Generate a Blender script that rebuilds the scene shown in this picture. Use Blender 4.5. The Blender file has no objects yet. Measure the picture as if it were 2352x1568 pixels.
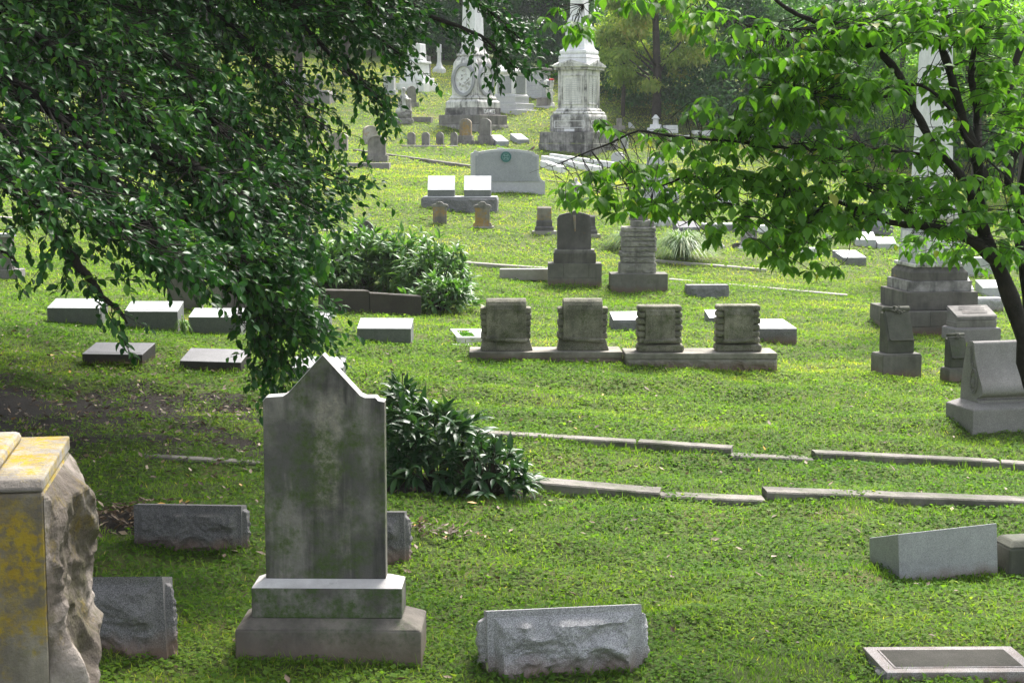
import bpy, math, random
import numpy as np
from mathutils import Vector, Matrix, noise as mn
random.seed(7)
rng = np.random.default_rng(7)
S = bpy.context.scene
COL = S.collection
RAD = math.radians
F = 3733.0
PITCH = RAD(6.93)
CP, SP = math.cos(PITCH), math.sin(PITCH)

# ------------------------------------------------------------------ survey helpers
def ray(x, y):
    cx = (x - 1176) / F; cy = (784 - y) / F
    return Vector((cx, CP + cy * SP, -SP + cy * CP))
def at(x, y, Y):
    d = ray(x, y); return d * (Y / d.y)
_prof_pts = [(8.6,1525),(11.3,1262),(13.2,1120),(14.6,1030),(19,832),(22,760),(27.5,652),(30.5,597),(36,485),(40,441),(46,388),(51,350),(56,304),(62,230),(68,182)]
_py = [-8.0, 0.0, 4.0, 6.5]; _pz = [-1.4, -1.8, -2.35, -2.66]
for Y_, y_ in _prof_pts:
    _py.append(Y_); _pz.append(-Y_ * math.tan(math.atan((y_ - 784) / F) + PITCH))
_py += [74, 82, 95, 120, 200]; _pz += [3.5, 4.3, 5.2, 6.2, 8.0]
_gy = np.arange(-10, 220, 0.25)
_gz = np.interp(_gy, _py, _pz)
_k = np.exp(-0.5 * (np.arange(-8, 9) * 0.25 / 0.9) ** 2); _k /= _k.sum()
_gz = np.convolve(np.pad(_gz, 8, mode='edge'), _k, mode='valid')
def ground(X, Y):
    X = np.asarray(X, float); Y = np.asarray(Y, float)
    z = np.interp(Y, _gy, _gz) - 0.055 * 24 * np.tanh(X / 24)
    z = z + 0.020 * np.sin(0.9 * X + 1.3 * Y) + 0.018 * np.sin(2.1 * Y - 0.6 * X + 1) + 0.010 * np.sin(3.9 * X - 1.7 * Y)
    z = z + 0.011 * np.sin(4.3 * X + 2.6 * Y + 1.5 * np.sin(1.7 * Y)) + 0.012 * np.sin(6.7 * Y - 1.9 * X + 2 * np.sin(1.3 * X)) + .006 * np.sin(9.1 * X - 5.3 * Y + 1.2 * np.sin(3 * Y))
    z = z + 0.022 * np.exp(-((Y - 16.5) / 3.5) ** 2) * np.sin(5.2 * (Y + 0.12 * X))
    return z
def G(X, Y): return float(ground(X, Y))
_ts = np.concatenate([np.arange(3, 30, 0.02), np.arange(30, 130, 0.05)])
def hit(x, y):
    d = ray(x, y); t = _ts
    dz = t * d.z - ground(t * d.x, t * d.y)
    i = np.argmax(dz < 0)
    if not dz[i] < 0: i = len(t) - 1
    t0 = t[i - 1] if i else t[0]; t1 = t[i]
    a = dz[i - 1] if i else 0.0; b = dz[i]
    tt = t0 + (t1 - t0) * (a / (a - b) if a != b else 0)
    return Vector((tt * d.x, tt * d.y, G(tt * d.x, tt * d.y))), tt / F     # point, metres per survey pixel

# ------------------------------------------------------------------ object helpers
def setp(o, label=None, cat=None, group=None, kind=None):
    if label: o['label'] = label
    if cat: o['category'] = cat
    if group: o['group'] = group
    if kind: o['kind'] = kind
    return o
def thing(name, label, cat, loc, yaw=0, group=None, roll=0):
    o = bpy.data.objects.new(name, None); COL.objects.link(o)
    o.location = loc; o.rotation_euler = (0, RAD(roll), RAD(yaw)); o.empty_display_size = 0.2
    return setp(o, label, cat, group)
def copy_tree(o, parent=None):
    c = o.copy(); COL.objects.link(c)
    if parent: c.parent = parent
    for ch in list(o.children): copy_tree(ch, c)
    return c

class MB:
    def __init__(s): s.v = []; s.f = []
    def add(s, vs, fs):
        n = len(s.v); s.v += [tuple(v) for v in vs]; s.f += [tuple(i + n for i in f) for f in fs]; return s
    def box(s, x0, x1, y0, y1, z0, z1):
        return s.frus(x0, x1, y0, y1, z0, x0, x1, y0, y1, z1)
    def frus(s, x0, x1, y0, y1, z0, X0, X1, Y0, Y1, z1):
        return s.add([(x0,y0,z0),(x1,y0,z0),(x1,y1,z0),(x0,y1,z0),(X0,Y0,z1),(X1,Y0,z1),(X1,Y1,z1),(X0,Y1,z1)],
              [(0,3,2,1),(4,5,6,7),(0,1,5,4),(1,2,6,5),(2,3,7,6),(3,0,4,7)])
    def sq(s, a, z0, b, z1):       # centred square frustum, side a at z0, side b at z1
        a /= 2; b /= 2
        return s.frus(-a, a, -a, a, z0, -b, b, -b, b, z1)
    def prism(s, pts, y0, y1):     # front outline (x,z) extruded in depth
        n = len(pts)
        vs = [(x, y0, z) for x, z in pts] + [(x, y1, z) for x, z in pts]
        fs = [tuple(range(n)), tuple(range(2 * n - 1, n - 1, -1))]
        fs += [(i, i + n, (i + 1) % n + n, (i + 1) % n) for i in range(n)]
        return s.add(vs, fs)
    def side(s, pts, x0, x1):      # side outline (y,z) extruded in width
        n = len(pts)
        vs = [(x0, y, z) for y, z in pts] + [(x1, y, z) for y, z in pts]
        fs = [tuple(range(n)), tuple(range(2 * n - 1, n - 1, -1))]
        fs += [(i, i + n, (i + 1) % n + n, (i + 1) % n) for i in range(n)]
        return s.add(vs, fs)
    def tube(s, pts, rad, n=6):
        pts = [Vector(p) for p in pts]; m = len(pts)
        if not hasattr(rad, '__len__'): rad = [rad] * m
        vs = []; fs = []; up = Vector((0.31, 0.17, 0.93)).normalized()
        for i, p in enumerate(pts):
            d = (pts[min(i + 1, m - 1)] - pts[max(i - 1, 0)])
            d = d.normalized() if d.length > 1e-9 else Vector((0, 0, 1))
            a = d.cross(up)
            if a.length < 0.05: a = d.cross(Vector((1, 0, 0)))
            a.normalize(); b = d.cross(a)
            for k in range(n):
                t = 2 * math.pi * k / n
                vs.append(p + (a * math.cos(t) + b * math.sin(t)) * rad[i])
        for i in range(m - 1):
            for k in range(n):
                fs.append((i*n+k, i*n+(k+1)%n, (i+1)*n+(k+1)%n, (i+1)*n+k))
        fs.append(tuple(range(n - 1, -1, -1))); fs.append(tuple((m - 1) * n + k for k in range(n)))
        return s.add(vs, fs)
    def lathe(s, prof, cx=0, cy=0, n=16, sx=1, sy=1):
        vs = []; fs = []
        for r, z in prof:
            for k in range(n):
                t = 2 * math.pi * k / n
                vs.append((cx + r * sx * math.cos(t), cy + r * sy * math.sin(t), z))
        m = len(prof)
        for i in range(m - 1):
            for k in range(n):
                fs.append((i*n+k, i*n+(k+1)%n, (i+1)*n+(k+1)%n, (i+1)*n+k))
        fs.append(tuple(range(n - 1, -1, -1))); fs.append(tuple((m - 1) * n + k for k in range(n)))
        return s.add(vs, fs)
    def ring(s, c, r0, r1, y0, y1, n=24, ax=1.0, az=1.0):   # flat ring facing -y
        vs = []; fs = []
        for k in range(n):
            t = 2 * math.pi * k / n; cx_, cz_ = math.cos(t) * ax, math.sin(t) * az
            for r, y in ((r0, y1), (r0, y0), (r1, y0), (r1, y1)):
                vs.append((c[0] + r * cx_, y, c[1] + r * cz_))
        for k in range(n):
            a = k * 4; b = ((k + 1) % n) * 4
            for j in range(4): fs.append((a + j, a + (j + 1) % 4, b + (j + 1) % 4, b + j))
        return s.add(vs, fs)
    def disc(s, c, r, y0, y1, n=24, ax=1.0, az=1.0):
        pts = [(c[0] + r * ax * math.cos(2*math.pi*k/n), c[1] + r * az * math.sin(2*math.pi*k/n)) for k in range(n)]
        return s.prism(pts, y0, y1)
    def rough(s, o, u, v, n, amp, margin=0.0, res=0.03, seed=0, fade=0.05, nmax=120, all_round=True):
        # rock-pitched face: origin o, edge vectors u and v, outward normal n
        o, u, v, n = Vector(o), Vector(u), Vector(v), Vector(n).normalized()
        nu = max(3, min(nmax, int(u.length / res))); nv = max(3, min(nmax, int(v.length / res)))
        vs = []; fs = []; sd = Vector((seed * 7.3, seed * 3.1, seed * 1.7))
        L = min(u.length, v.length)
        for j in range(nv + 1):
            for i in range(nu + 1):
                a, b = i / nu, j / nv
                p = o + u * a + v * b
                e = min(a * u.length, (1 - a) * u.length, (1 - b) * v.length, (b * v.length + 0.5 * L) if not all_round else b * v.length) - margin
                k = max(0.0, min(1.0, e / (fade * L + 1e-6)))
                q = p + sd; g = 1.0 / L
                w_ = Vector((mn.noise(q * g * 2.2), mn.noise(q * g * 2.2 + Vector((9, 0, 0))), mn.noise(q * g * 2.2 + Vector((0, 9, 0))))) * .35
                qa = q * g * 1.25 + w_ * .8; qa = Vector((qa.x, qa.y, qa.z * 1.35))
                dist, cps = mn.voronoi(qa)
                e0 = 9.0
                for dd_, cp_ in zip(dist, cps):
                    ha = mn.cell(cp_ * 13.7 + Vector((.3, .7, .1))); e0 = min(e0, .62 * abs(ha) + 1.25 * dd_ * dd_)
                qb = qa * 2.7; dist, cps = mn.voronoi(qb); e1 = 9.0
                for dd_, cp_ in zip(dist, cps):
                    e1 = min(e1, .5 * abs(mn.cell(cp_ * 9.1)) + 1.2 * dd_ * dd_)
                ua = a * u.length / L
                h1 = .45 + .5 * mn.noise(Vector((ua * 1.3, seed * 3.3, 0)))
                pr = 1.0 - .55 * abs(b - h1) / max(.3, max(h1, 1 - h1))
                r1 = 1 - 2.6 * abs(mn.noise(qa * .95)); r2 = 1 - 2.4 * abs(mn.noise(qa * 2.3 + Vector((3, 5, 7)))); r3 = 1 - 2.2 * abs(mn.noise(qa * 5.1))
                d = -.02 + .16 * min(e0, 1) + .34 * pr + .34 * r1 + .17 * r2 + .08 * r3 + 0.07 * mn.noise(q * g * 13) + 0.04 * mn.noise(q * g * 27)
                d = max(0.04, min(1.25, d)); vs.append(p + n * (amp * k * (d if d < .9 else .9 + (d - .9) * .5)))
        for j in range(nv):
            for i in range(nu):
                a = j * (nu + 1) + i
                fs.append((a, a + 1, a + nu + 2, a + nu + 1))
        return s.add(vs, fs)
    def rockblock(s, x0, x1, y0, y1, z0, z1, amp, faces='f', margin=0.0, res=0.03, seed=0, topslant=0.0, fade=0.07, yb=None):
        """block with rock-pitched faces: f front, l left, r right; topslant lifts the back edge"""
        zb = z1 + topslant
        s.add([(x0,y0,z1),(x1,y0,z1),(x1,y1,zb),(x0,y1,zb)], [(0,1,2,3)])
        def slope_(n0):
            s.v[n0:] = [(x, y, z0 + (z - z0) * (1 + topslant * (y - y0) / (y1 - y0) / (z1 - z0))) for x, y, z in s.v[n0:]]
        s.add([(x0,y1,z0),(x1,y1,z0),(x1,y1,zb),(x0,y1,zb)], [(0,1,2,3)])
        if 'f' in faces: s.rough((x0,y0,z0), (x1-x0,0,0), (0,0,z1-z0), (0,-1,0), amp, margin, res, seed, fade, all_round=False)
        else: s.add([(x0,y0,z0),(x1,y0,z0),(x1,y0,z1),(x0,y0,z1)], [(0,1,2,3)])
        n0 = len(s.v)
        if 'l' in faces: s.rough((x0,y1,z0), (0,y0-y1,0), (0,0,z1-z0), (-1,0,0), amp * .6, margin, res, seed+1, fade, all_round=False)
        else: s.add([(x0,y0,z0),(x0,y1,z0),(x0,y1,zb),(x0,y0,z1)], [(0,1,2,3)])
        if 'l' in faces: slope_(n0)
        n0 = len(s.v)
        if 'r' in faces: s.rough((x1,y0,z0), (0,y1-y0,0), (0,0,z1-z0), (1,0,0), amp * .6, margin, res, seed+2, fade, all_round=False)
        else: s.add([(x1,y0,z0),(x1,y1,z0),(x1,y1,zb),(x1,y0,z1)], [(0,1,2,3)])
        if 'r' in faces: slope_(n0)
        return s
    def build(s, name, mat, parent=None, bevel=0, smooth=False, seg=1, loc=None):
        me = bpy.data.meshes.new(name); me.from_pydata(s.v, [], s.f); me.update()
        me.materials.append(mat)
        if smooth: me.polygons.foreach_set('use_smooth', [True] * len(me.polygons))
        o = bpy.data.objects.new(name, me); COL.objects.link(o)
        if parent: o.parent = parent
        if loc is not None: o.location = loc
        if bevel:
            b = o.modifiers.new('bevel', 'BEVEL'); b.width = bevel; b.segments = seg; b.limit_method = 'ANGLE'; b.angle_limit = RAD(40)
        return o

def np_mesh(name, V, Fs, mat, rnd=None, parent=None, smooth=False):
    me = bpy.data.meshes.new(name)
    V = np.ascontiguousarray(V, dtype=np.float32)
    me.vertices.add(len(V)); me.vertices.foreach_set('co', V.ravel())
    tot = np.concatenate([np.full(len(f), f.shape[1], dtype=np.int32) for f in Fs])
    loops = np.concatenate([f.ravel() for f in Fs]).astype(np.int32)
    me.loops.add(len(loops)); me.loops.foreach_set('vertex_index', loops)
    st = np.concatenate([[0], np.cumsum(tot)[:-1]]).astype(np.int32)
    me.polygons.add(len(tot)); me.polygons.foreach_set('loop_start', st); me.polygons.foreach_set('loop_total', tot)
    if smooth: me.polygons.foreach_set('use_smooth', np.ones(len(tot), dtype=bool))
    me.update(calc_edges=True)
    if rnd is not None:
        at_ = me.attributes.new('rnd', 'FLOAT', 'POINT'); at_.data.foreach_set('value', np.ascontiguousarray(rnd, dtype=np.float32))
    me.materials.append(mat)
    o = bpy.data.objects.new(name, me); COL.objects.link(o)
    if parent: o.parent = parent
    return o

def unit(a): return a / np.maximum(np.linalg.norm(a, axis=1, keepdims=True), 1e-9)
def leafgeo(P, D, N, L, W, big=False, fold=0.35, curl=0.25, stub=0.0):
    """vectorised leaves: P base, D direction, N upper normal, L length, W width"""
    n = len(P); D = unit(D); Sd = unit(np.cross(D, N)); N = np.cross(Sd, D)
    L = np.broadcast_to(np.asarray(L, float), (n,))[:, None]; W = np.broadcast_to(np.asarray(W, float), (n,))[:, None]
    def pt(t, w, drop): return P + D * L * t + Sd * W * w * 0.5 + N * (abs(w) * W * 0.5 * fold - drop * L * curl)
    if big:
        vs = [pt(0, 0, 0), pt(.25, -.85, .03), pt(.25, 0, .03), pt(.25, .85, .03), pt(.55, -1, .2), pt(.55, 0, .2), pt(.55, 1, .2), pt(.82, -.5, .55), pt(.82, 0, .55), pt(.82, .5, .55), pt(1, 0, 1)]
        tri = [(0,2,1),(0,3,2),(7,8,10),(8,9,10)]; quad = [(1,2,5,4),(2,3,6,5),(4,5,8,7),(5,6,9,8)]
    else:
        vs = [pt(0, 0, 0), pt(.45, -1, .2), pt(.45, 0, .2), pt(.45, 1, .2), pt(1, 0, 1)]
        tri = [(0,2,1),(0,3,2),(1,2,4),(2,3,4)]; quad = []
    k = len(vs); V = np.stack(vs, axis=1).reshape(-1, 3)
    base = (np.arange(n) * k)[:, None]
    T = np.concatenate([base + np.array(t)[None, :] for t in tri]) if tri else None
    out = [T]
    if quad: out.append(np.concatenate([base + np.array(q)[None, :] for q in quad]))
    return V, out, k
def leaves_obj(name, P, D, N, L, W, mat, parent=None, big=False, fold=0.35, curl=0.25, rnd=None, smooth=False):
    V, Fs, k = leafgeo(np.asarray(P, float), np.asarray(D, float), np.asarray(N, float), L, W, big, fold, curl)
    if rnd is None: rnd = rng.random(len(P))
    return np_mesh(name, V, Fs, mat, np.repeat(rnd, k), parent, smooth)
def rdir(n):
    return unit(rng.normal(size=(n, 3)))

# ------------------------------------------------------------------ materials
class NT:
    def __init__(s, name):
        s.m = bpy.data.materials.new(name); s.m.use_nodes = True
        s.t = s.m.node_tree; s.t.nodes.clear()
    def n(s, typ, **kw):
        nd = s.t.nodes.new(typ)
        for k, v in kw.items():
            if k.startswith('_'): setattr(nd, k[1:], v)
            else: nd.inputs[k.replace('__', ' ')].default_value = v
        return nd
    def l(s, a, b): s.t.links.new(a, b)
    def noise(s, vec, scale, detail=5, rough=.6):
        nd = s.n('ShaderNodeTexNoise'); nd.inputs['Scale'].default_value = scale; nd.inputs['Detail'].default_value = detail
        nd.inputs['Roughness'].default_value = rough
        if vec is not None: s.l(vec, nd.inputs['Vector'])
        return nd.outputs['Fac']
    def ramp(s, fac, stops, interp='LINEAR'):
        nd = s.n('ShaderNodeValToRGB'); nd.color_ramp.interpolation = interp
        el = nd.color_ramp.elements
        while len(el) < len(stops): el.new(0.5)
        for e, (p, c) in zip(el, stops):
            e.position = p
            e.color = (c, c, c, 1) if not hasattr(c, '__len__') else (c[0], c[1], c[2], 1)
        s.l(fac, nd.inputs['Fac']); return nd.outputs['Color']
    def mix(s, fac, a, b, mode='MIX'):
        nd = s.n('ShaderNodeMix'); nd.data_type = 'RGBA'; nd.blend_type = mode
        for sock, v in ((nd.inputs[0], fac), (nd.inputs[6], a), (nd.inputs[7], b)):
            if hasattr(v, 'links'): s.l(v, sock)
            elif hasattr(v, '__len__'): sock.default_value = (v[0], v[1], v[2], 1)
            else: sock.default_value = v
        return nd.outputs[2]
    def math(s, op, a, b=0.0, clamp=False):
        nd = s.n('ShaderNodeMath'); nd.operation = op; nd.use_clamp = clamp
        for sock, v in ((nd.inputs[0], a), (nd.inputs[1], b)):
            if hasattr(v, 'links'): s.l(v, sock)
            else: sock.default_value = v
        return nd.outputs[0]
    def mapping(s, vec, scale):
        nd = s.n('ShaderNodeMapping'); s.l(vec, nd.inputs['Vector']); nd.inputs['Scale'].default_value = scale
        return nd.outputs[0]
    def pos(s): return s.n('ShaderNodeNewGeometry').outputs['Position']
    def finish(s, col, rough=.85, bump=None, bstr=.3, bdist=.01, spec=.3):
        b = s.n('ShaderNodeBsdfPrincipled'); o = s.n('ShaderNodeOutputMaterial')
        if hasattr(col, 'links'): s.l(col, b.inputs['Base Color'])
        else: b.inputs['Base Color'].default_value = (*col, 1)
        if hasattr(rough, 'links'): s.l(rough, b.inputs['Roughness'])
        else: b.inputs['Roughness'].default_value = rough
        b.inputs['Specular IOR Level'].default_value = spec
        if bump is not None:
            bm = s.n('ShaderNodeBump'); bm.inputs['Strength'].default_value = bstr; bm.inputs['Distance'].default_value = bdist
            s.l(bump, bm.inputs['Height']); s.l(bm.outputs[0], b.inputs['Normal'])
        s.l(b.outputs[0], o.inputs[0]); return s.m

def stone(name, c1, c2, band=None, tight=False, streak=0.0, streakc=(.03,.03,.028), moss=0.0, mossc=(.045,.075,.02), lich=0.0, lichc=(.45,.33,.03), speck=0.0,
          rough=.85, bump=.35, soil=.0, scale=1.0, con=.16, pale=0.0, palec=(.4,.38,.34), spec=.25, soilc=(.16,.10,.07)):
    s = NT(name); P = s.pos()
    a = s.noise(P, 2.3 * scale, 8, .62)
    col = s.mix(s.ramp(a, [(.5 - con, 0), (.5 + con, 1)]), c1, c2)
    if pale:
        st0 = s.noise(s.mapping(P, (4.2 * scale, 4.2 * scale, .5 * scale)), 1.0, 6, .6); fn = s.noise(P, 30, 5, .7)
        col = s.mix(s.math('MULTIPLY', s.math('MULTIPLY', s.ramp(st0, [(.52, 0), (.62, 1)]), s.ramp(fn, [(.35, .3), (.6, 1)])), pale), col, palec)
    if band:
        x0, hw, z0, z1, bc = band
        tc = s.n('ShaderNodeTexCoord'); sep = s.n('ShaderNodeSeparateXYZ'); s.l(tc.outputs['Object'], sep.inputs[0])
        wob = s.math('MULTIPLY', s.math('SUBTRACT', s.noise(P, 5, 5, .6), .5), .22)
        dx = s.math('ABSOLUTE', s.math('ADD', s.math('SUBTRACT', sep.outputs[0], x0), wob))
        zc = s.math('ABSOLUTE', s.math('SUBTRACT', s.math('ADD', sep.outputs[2], wob), (z0 + z1) / 2))
        fx = s.ramp(s.math('DIVIDE', dx, hw), [(.5, 1), (1.0, 0)]); fz = s.ramp(s.math('DIVIDE', zc, (z1 - z0) / 2), [(.7, 1), (1.0, 0)])
        fb = s.math('MULTIPLY', s.math('MULTIPLY', fx, fz), s.ramp(s.noise(P, 34, 6, .75), [(.38, .15), (.6, 1)]))
        col = s.mix(fb, col, bc)
    b = s.noise(P, 14 * scale, 6, .7)
    col = s.mix(s.ramp(b, [(.3, .0), (.7, .45)]), col, [c * .62 for c in c2])
    if speck:
        g = s.noise(P, 150, 2, .5)
        col = s.mix(s.math('MULTIPLY', s.ramp(g, [(.42, 1), (.52, 0)]), speck), col, [c * .35 for c in c2])
        g2 = s.noise(P, 210, 2, .5)
        col = s.mix(s.math('MULTIPLY', s.ramp(g2, [(.55, 0), (.64, 1)]), speck * .8), col, [min(.85, c * 1.9) for c in c1])
    if streak:
        st = s.noise(s.mapping(P, (7 * scale, 7 * scale, .55 * scale)), 1.0, 6, .65)
        st2 = s.noise(P, 3.1 * scale, 5, .6)
        f = s.math('MULTIPLY', s.ramp(st, [(.42, 0), (.62, 1)]), s.ramp(st2, [(.36, 0), (.56, 1)]))
        col = s.mix(s.math('MULTIPLY', f, streak), col, streakc)
    if moss:
        m = s.noise(P, 3.4 * scale, 9, .72)
        mm = s.noise(P, 26, 6, .7)
        f = s.math('MULTIPLY', s.ramp(m, [(.66 - .32 * moss, 0), (.80 - .32 * moss, 1)]), s.ramp(mm, [(.36, .15), (.56, 1)]))
        mc = s.mix(s.noise(P, 60, 3), [c * .6 for c in mossc], [c * 1.6 for c in mossc])
        col = s.mix(s.math('MULTIPLY', f, .92), col, mc)
    if lich:
        m = s.noise(P, 2.7 * scale, 9, .75); m2 = s.noise(P, 45, 4, .65)
        f = s.math('MULTIPLY', s.ramp(m, [(.66 - .3 * lich, 0), (.76 - .3 * lich, 1)]), s.ramp(m2, [(.36, .1), (.54, 1)]))
        col = s.mix(f, col, s.mix(s.noise(P, 20, 3), lichc, [lichc[0] * .75, lichc[1] * .55, lichc[2] * .6]))
    if soil:
        tc = s.n('ShaderNodeTexCoord'); sep = s.n('ShaderNodeSeparateXYZ'); s.l(tc.outputs['Object'], sep.inputs[0])
        h = s.math('ADD', sep.outputs[2], s.math('MULTIPLY', s.noise(P, 6, 4), .16))
        mr = s.n('ShaderNodeMapRange'); s.l(h, mr.inputs[0]); mr.inputs[1].default_value = .08; mr.inputs[2].default_value = .08 + soil
        mr.inputs[3].default_value = .8; mr.inputs[4].default_value = 0
        col = s.mix(mr.outputs[0], col, soilc)
    bp = s.math('ADD', s.noise(P, 38, 8, .75), s.math('MULTIPLY', s.noise(P, 9, 5), .8))
    return s.finish(col, rough, bp, bump, .012, spec)

def leafmat(name, stops, rough=.42, trans=.3, spec=.5, tcol=None, vein=False):
    s = NT(name)
    a = s.n('ShaderNodeAttribute'); a.attribute_name = 'rnd'
    col = s.ramp(a.outputs['Fac'], stops)
    big = s.noise(s.pos(), 1.1, 3, .5)
    col = s.mix(s.ramp(big, [(.35, 0), (.65, .35)]), col, s.mix(1.0, col, (1.25, 1.15, .7), 'MULTIPLY'))
    b = s.n('ShaderNodeBsdfPrincipled'); s.l(col, b.inputs['Base Color']); b.inputs['Roughness'].default_value = rough
    b.inputs['Specular IOR Level'].default_value = spec
    t = s.n('ShaderNodeBsdfTranslucent'); tc = s.mix(1.0, col, tcol or (1.5, 1.7, .6), 'MULTIPLY'); s.l(tc, t.inputs['Color'])
    m = s.n('ShaderNodeMixShader'); m.inputs[0].default_value = trans
    s.l(b.outputs[0], m.inputs[1]); s.l(t.outputs[0], m.inputs[2])
    o = s.n('ShaderNodeOutputMaterial'); s.l(m.outputs[0], o.inputs[0])
    return s.m

M = {}
M['marker_grey'] = stone('grey granite', (.20,.19,.19), (.12,.115,.115), speck=.55, moss=.12, soil=.10)  # dark grey speckled granite with a little moss
M['granite_light'] = stone('light granite', (.48,.46,.47), (.32,.31,.32), speck=.6, soil=.12, bump=.2)
M['granite_smooth'] = stone('honed granite', (.40,.40,.41), (.32,.32,.33), speck=.35, soil=.10, bump=.08, rough=.6)
M['granite_dark'] = stone('dark panel granite', (.10,.095,.085), (.065,.062,.055), speck=.3, bump=.2, rough=.95, spec=.05)
M['tablet'] = stone('weathered marble tablet', (.25,.235,.205), (.115,.11,.10), band=(.0, .085, .75, 1.45, (.40,.37,.29)), streak=1.0, streakc=(.045,.043,.04), moss=.64, mossc=(.055,.085,.02), bump=.8, con=.07, pale=.9, palec=(.40,.37,.31))
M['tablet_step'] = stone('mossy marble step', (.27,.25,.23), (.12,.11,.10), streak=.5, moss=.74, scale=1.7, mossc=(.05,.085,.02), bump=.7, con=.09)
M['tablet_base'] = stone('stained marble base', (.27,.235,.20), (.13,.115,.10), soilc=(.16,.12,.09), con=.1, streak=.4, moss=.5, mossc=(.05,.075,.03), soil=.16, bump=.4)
M['tablet_top'] = stone('washed skylit marble', (.82,.78,.77), (.60,.56,.55), con=.1, moss=.12, mossc=(.05,.055,.035), bump=.3)  # partly washed stone, partly skylight painted in as near-white
M['lichen_stone'] = stone('yellow lichened stone', (.36,.32,.26), (.16,.135,.105), con=.08, lich=.62, lichc=(.36,.29,.03), moss=.5, mossc=(.11,.105,.035), streak=.6, streakc=(.07,.06,.05), bump=1.0)
M['lichen_top'] = stone('pale lichened top', (.36,.34,.32), (.17,.15,.13), con=.07, lich=.52, lichc=(.40,.32,.03), moss=.2, mossc=(.12,.11,.06), bump=1.0)
M['lichen_rock'] = stone('weathered rock face', (.44,.38,.34), (.14,.115,.095), con=.06, lich=.36, lichc=(.24,.20,.05), moss=.6, mossc=(.075,.068,.032), scale=1.6, bump=1.6)
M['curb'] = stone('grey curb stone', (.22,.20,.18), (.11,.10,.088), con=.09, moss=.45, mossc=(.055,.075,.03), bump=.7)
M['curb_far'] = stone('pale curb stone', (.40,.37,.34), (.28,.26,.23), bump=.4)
M['pillow'] = stone('mossy brown stone', (.31,.285,.23), (.12,.118,.085), con=.1, scale=1.5, moss=.5, mossc=(.06,.075,.025), streak=.45, speck=.5, bump=.9)
M['pillow_base'] = stone('brown pedestal stone', (.30,.275,.24), (.14,.13,.105), con=.1, moss=.22, mossc=(.06,.07,.03), bump=.5, soil=.1)
M['slant'] = stone('skylit slant granite', (.42,.43,.44), (.33,.34,.34), speck=.35, bump=.08, rough=.5, moss=.06)  # polished top, sky reflection put into a lighter colour than the sides
M['slant_front'] = stone('grey green granite side', (.19,.20,.19), (.14,.15,.14), speck=.4, bump=.12, rough=.75, moss=.1)
M['slant_grey'] = stone('brownish polished top', (.24,.235,.24), (.19,.185,.19), speck=.4, bump=.08, rough=.5)
M['slant_brown'] = stone('dark brown granite', (.055,.048,.046), (.035,.03,.03), speck=.4, bump=.15, rough=.55, soil=.05, soilc=(.10,.05,.03))
M['white'] = stone('white marble', (.84,.83,.83), (.74,.73,.74), streak=.25, streakc=(.2,.2,.2), bump=.2)
M['white_stained'] = stone('stained white marble', (.82,.80,.77), (.64,.62,.59), streak=.95, streakc=(.05,.05,.048), bump=.3, scale=.9)
M['white_plinth'] = stone('half blackened marble', (.70,.68,.66), (.22,.21,.20), con=.06, streak=.9, streakc=(.04,.04,.038), bump=.3, scale=.8)
M['oval'] = stone('grey oval frame', (.42,.42,.44), (.28,.28,.30), bump=.3)
M['white_base'] = stone('blackened marble base', (.36,.34,.33), (.12,.115,.11), con=.08, streak=.9, streakc=(.04,.04,.04), bump=.4)
M['grey_blue'] = stone('blue grey granite', (.34,.35,.37), (.28,.29,.31), speck=.35, bump=.06, rough=.6)
M['grey_pale'] = stone('pale grey trim granite', (.50,.50,.51), (.42,.42,.44), speck=.3, bump=.06, rough=.6)
M['grey_mid'] = stone('weathered grey stone', (.30,.28,.26), (.16,.15,.14), streak=.55, moss=.18, bump=.4)
M['grey_dark'] = stone('dark weathered stone', (.16,.145,.14), (.085,.08,.078), streak=.5, moss=.12, lich=.1, lichc=(.3,.15,.04), bump=.4)
M['gold'] = stone('golden lichened marble', (.32,.29,.25), (.17,.155,.13), lich=.60, lichc=(.36,.24,.05), streak=.4, moss=.2, bump=.4)
M['rusty'] = stone('rust stained marble', (.44,.41,.37), (.24,.21,.18), lich=.42, lichc=(.34,.22,.09), streak=.4, bump=.4)
M['cairn'] = stone('cracked cairn stone', (.37,.35,.31), (.17,.165,.15), streak=.5, moss=.14, bump=.6)
M['block'] = stone('rough plinth stone', (.20,.19,.165), (.12,.115,.10), streak=.3, moss=.28, mossc=(.07,.08,.04), bump=.5, soil=.12)
M['oli'] = stone('mossy dark stone', (.12,.12,.095), (.062,.065,.05), moss=.4, mossc=(.04,.055,.02), streak=.35, bump=.5)
M['plinth_dark'] = stone('black stained plinth', (.17,.16,.14), (.085,.08,.07), streak=.6, streakc=(.03,.03,.027), bump=.5, lich=.1, lichc=(.3,.22,.05))
M['rock_grey'] = stone('grey rock face', (.24,.235,.24), (.13,.13,.135), speck=.5, bump=.6)
M['rose'] = stone('rosy grey granite', (.27,.255,.25), (.20,.185,.18), speck=.4, bump=.2, moss=.1)
M['planter'] = stone('dark planter wall', (.07,.062,.05), (.04,.036,.03), moss=.25, bump=.5)
M['bark'] = stone('dark bark', (.045,.038,.032), (.02,.018,.015), scale=4, moss=.22, mossc=(.035,.045,.02), bump=1.0, rough=.95)
M['bark_far'] = stone('grey brown bark', (.10,.085,.075), (.05,.042,.038), scale=2, bump=1.0, rough=.95)
M['copper'] = stone('green copper', (.06,.22,.20), (.03,.13,.13), bump=.2, rough=.6)
M['copper_pale'] = stone('pale green copper', (.25,.42,.40), (.18,.34,.33), bump=.2, rough=.6)
M['red'] = stone('red paint', (.5,.03,.03), (.4,.02,.02), bump=.1)
M['bird'] = None
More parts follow.
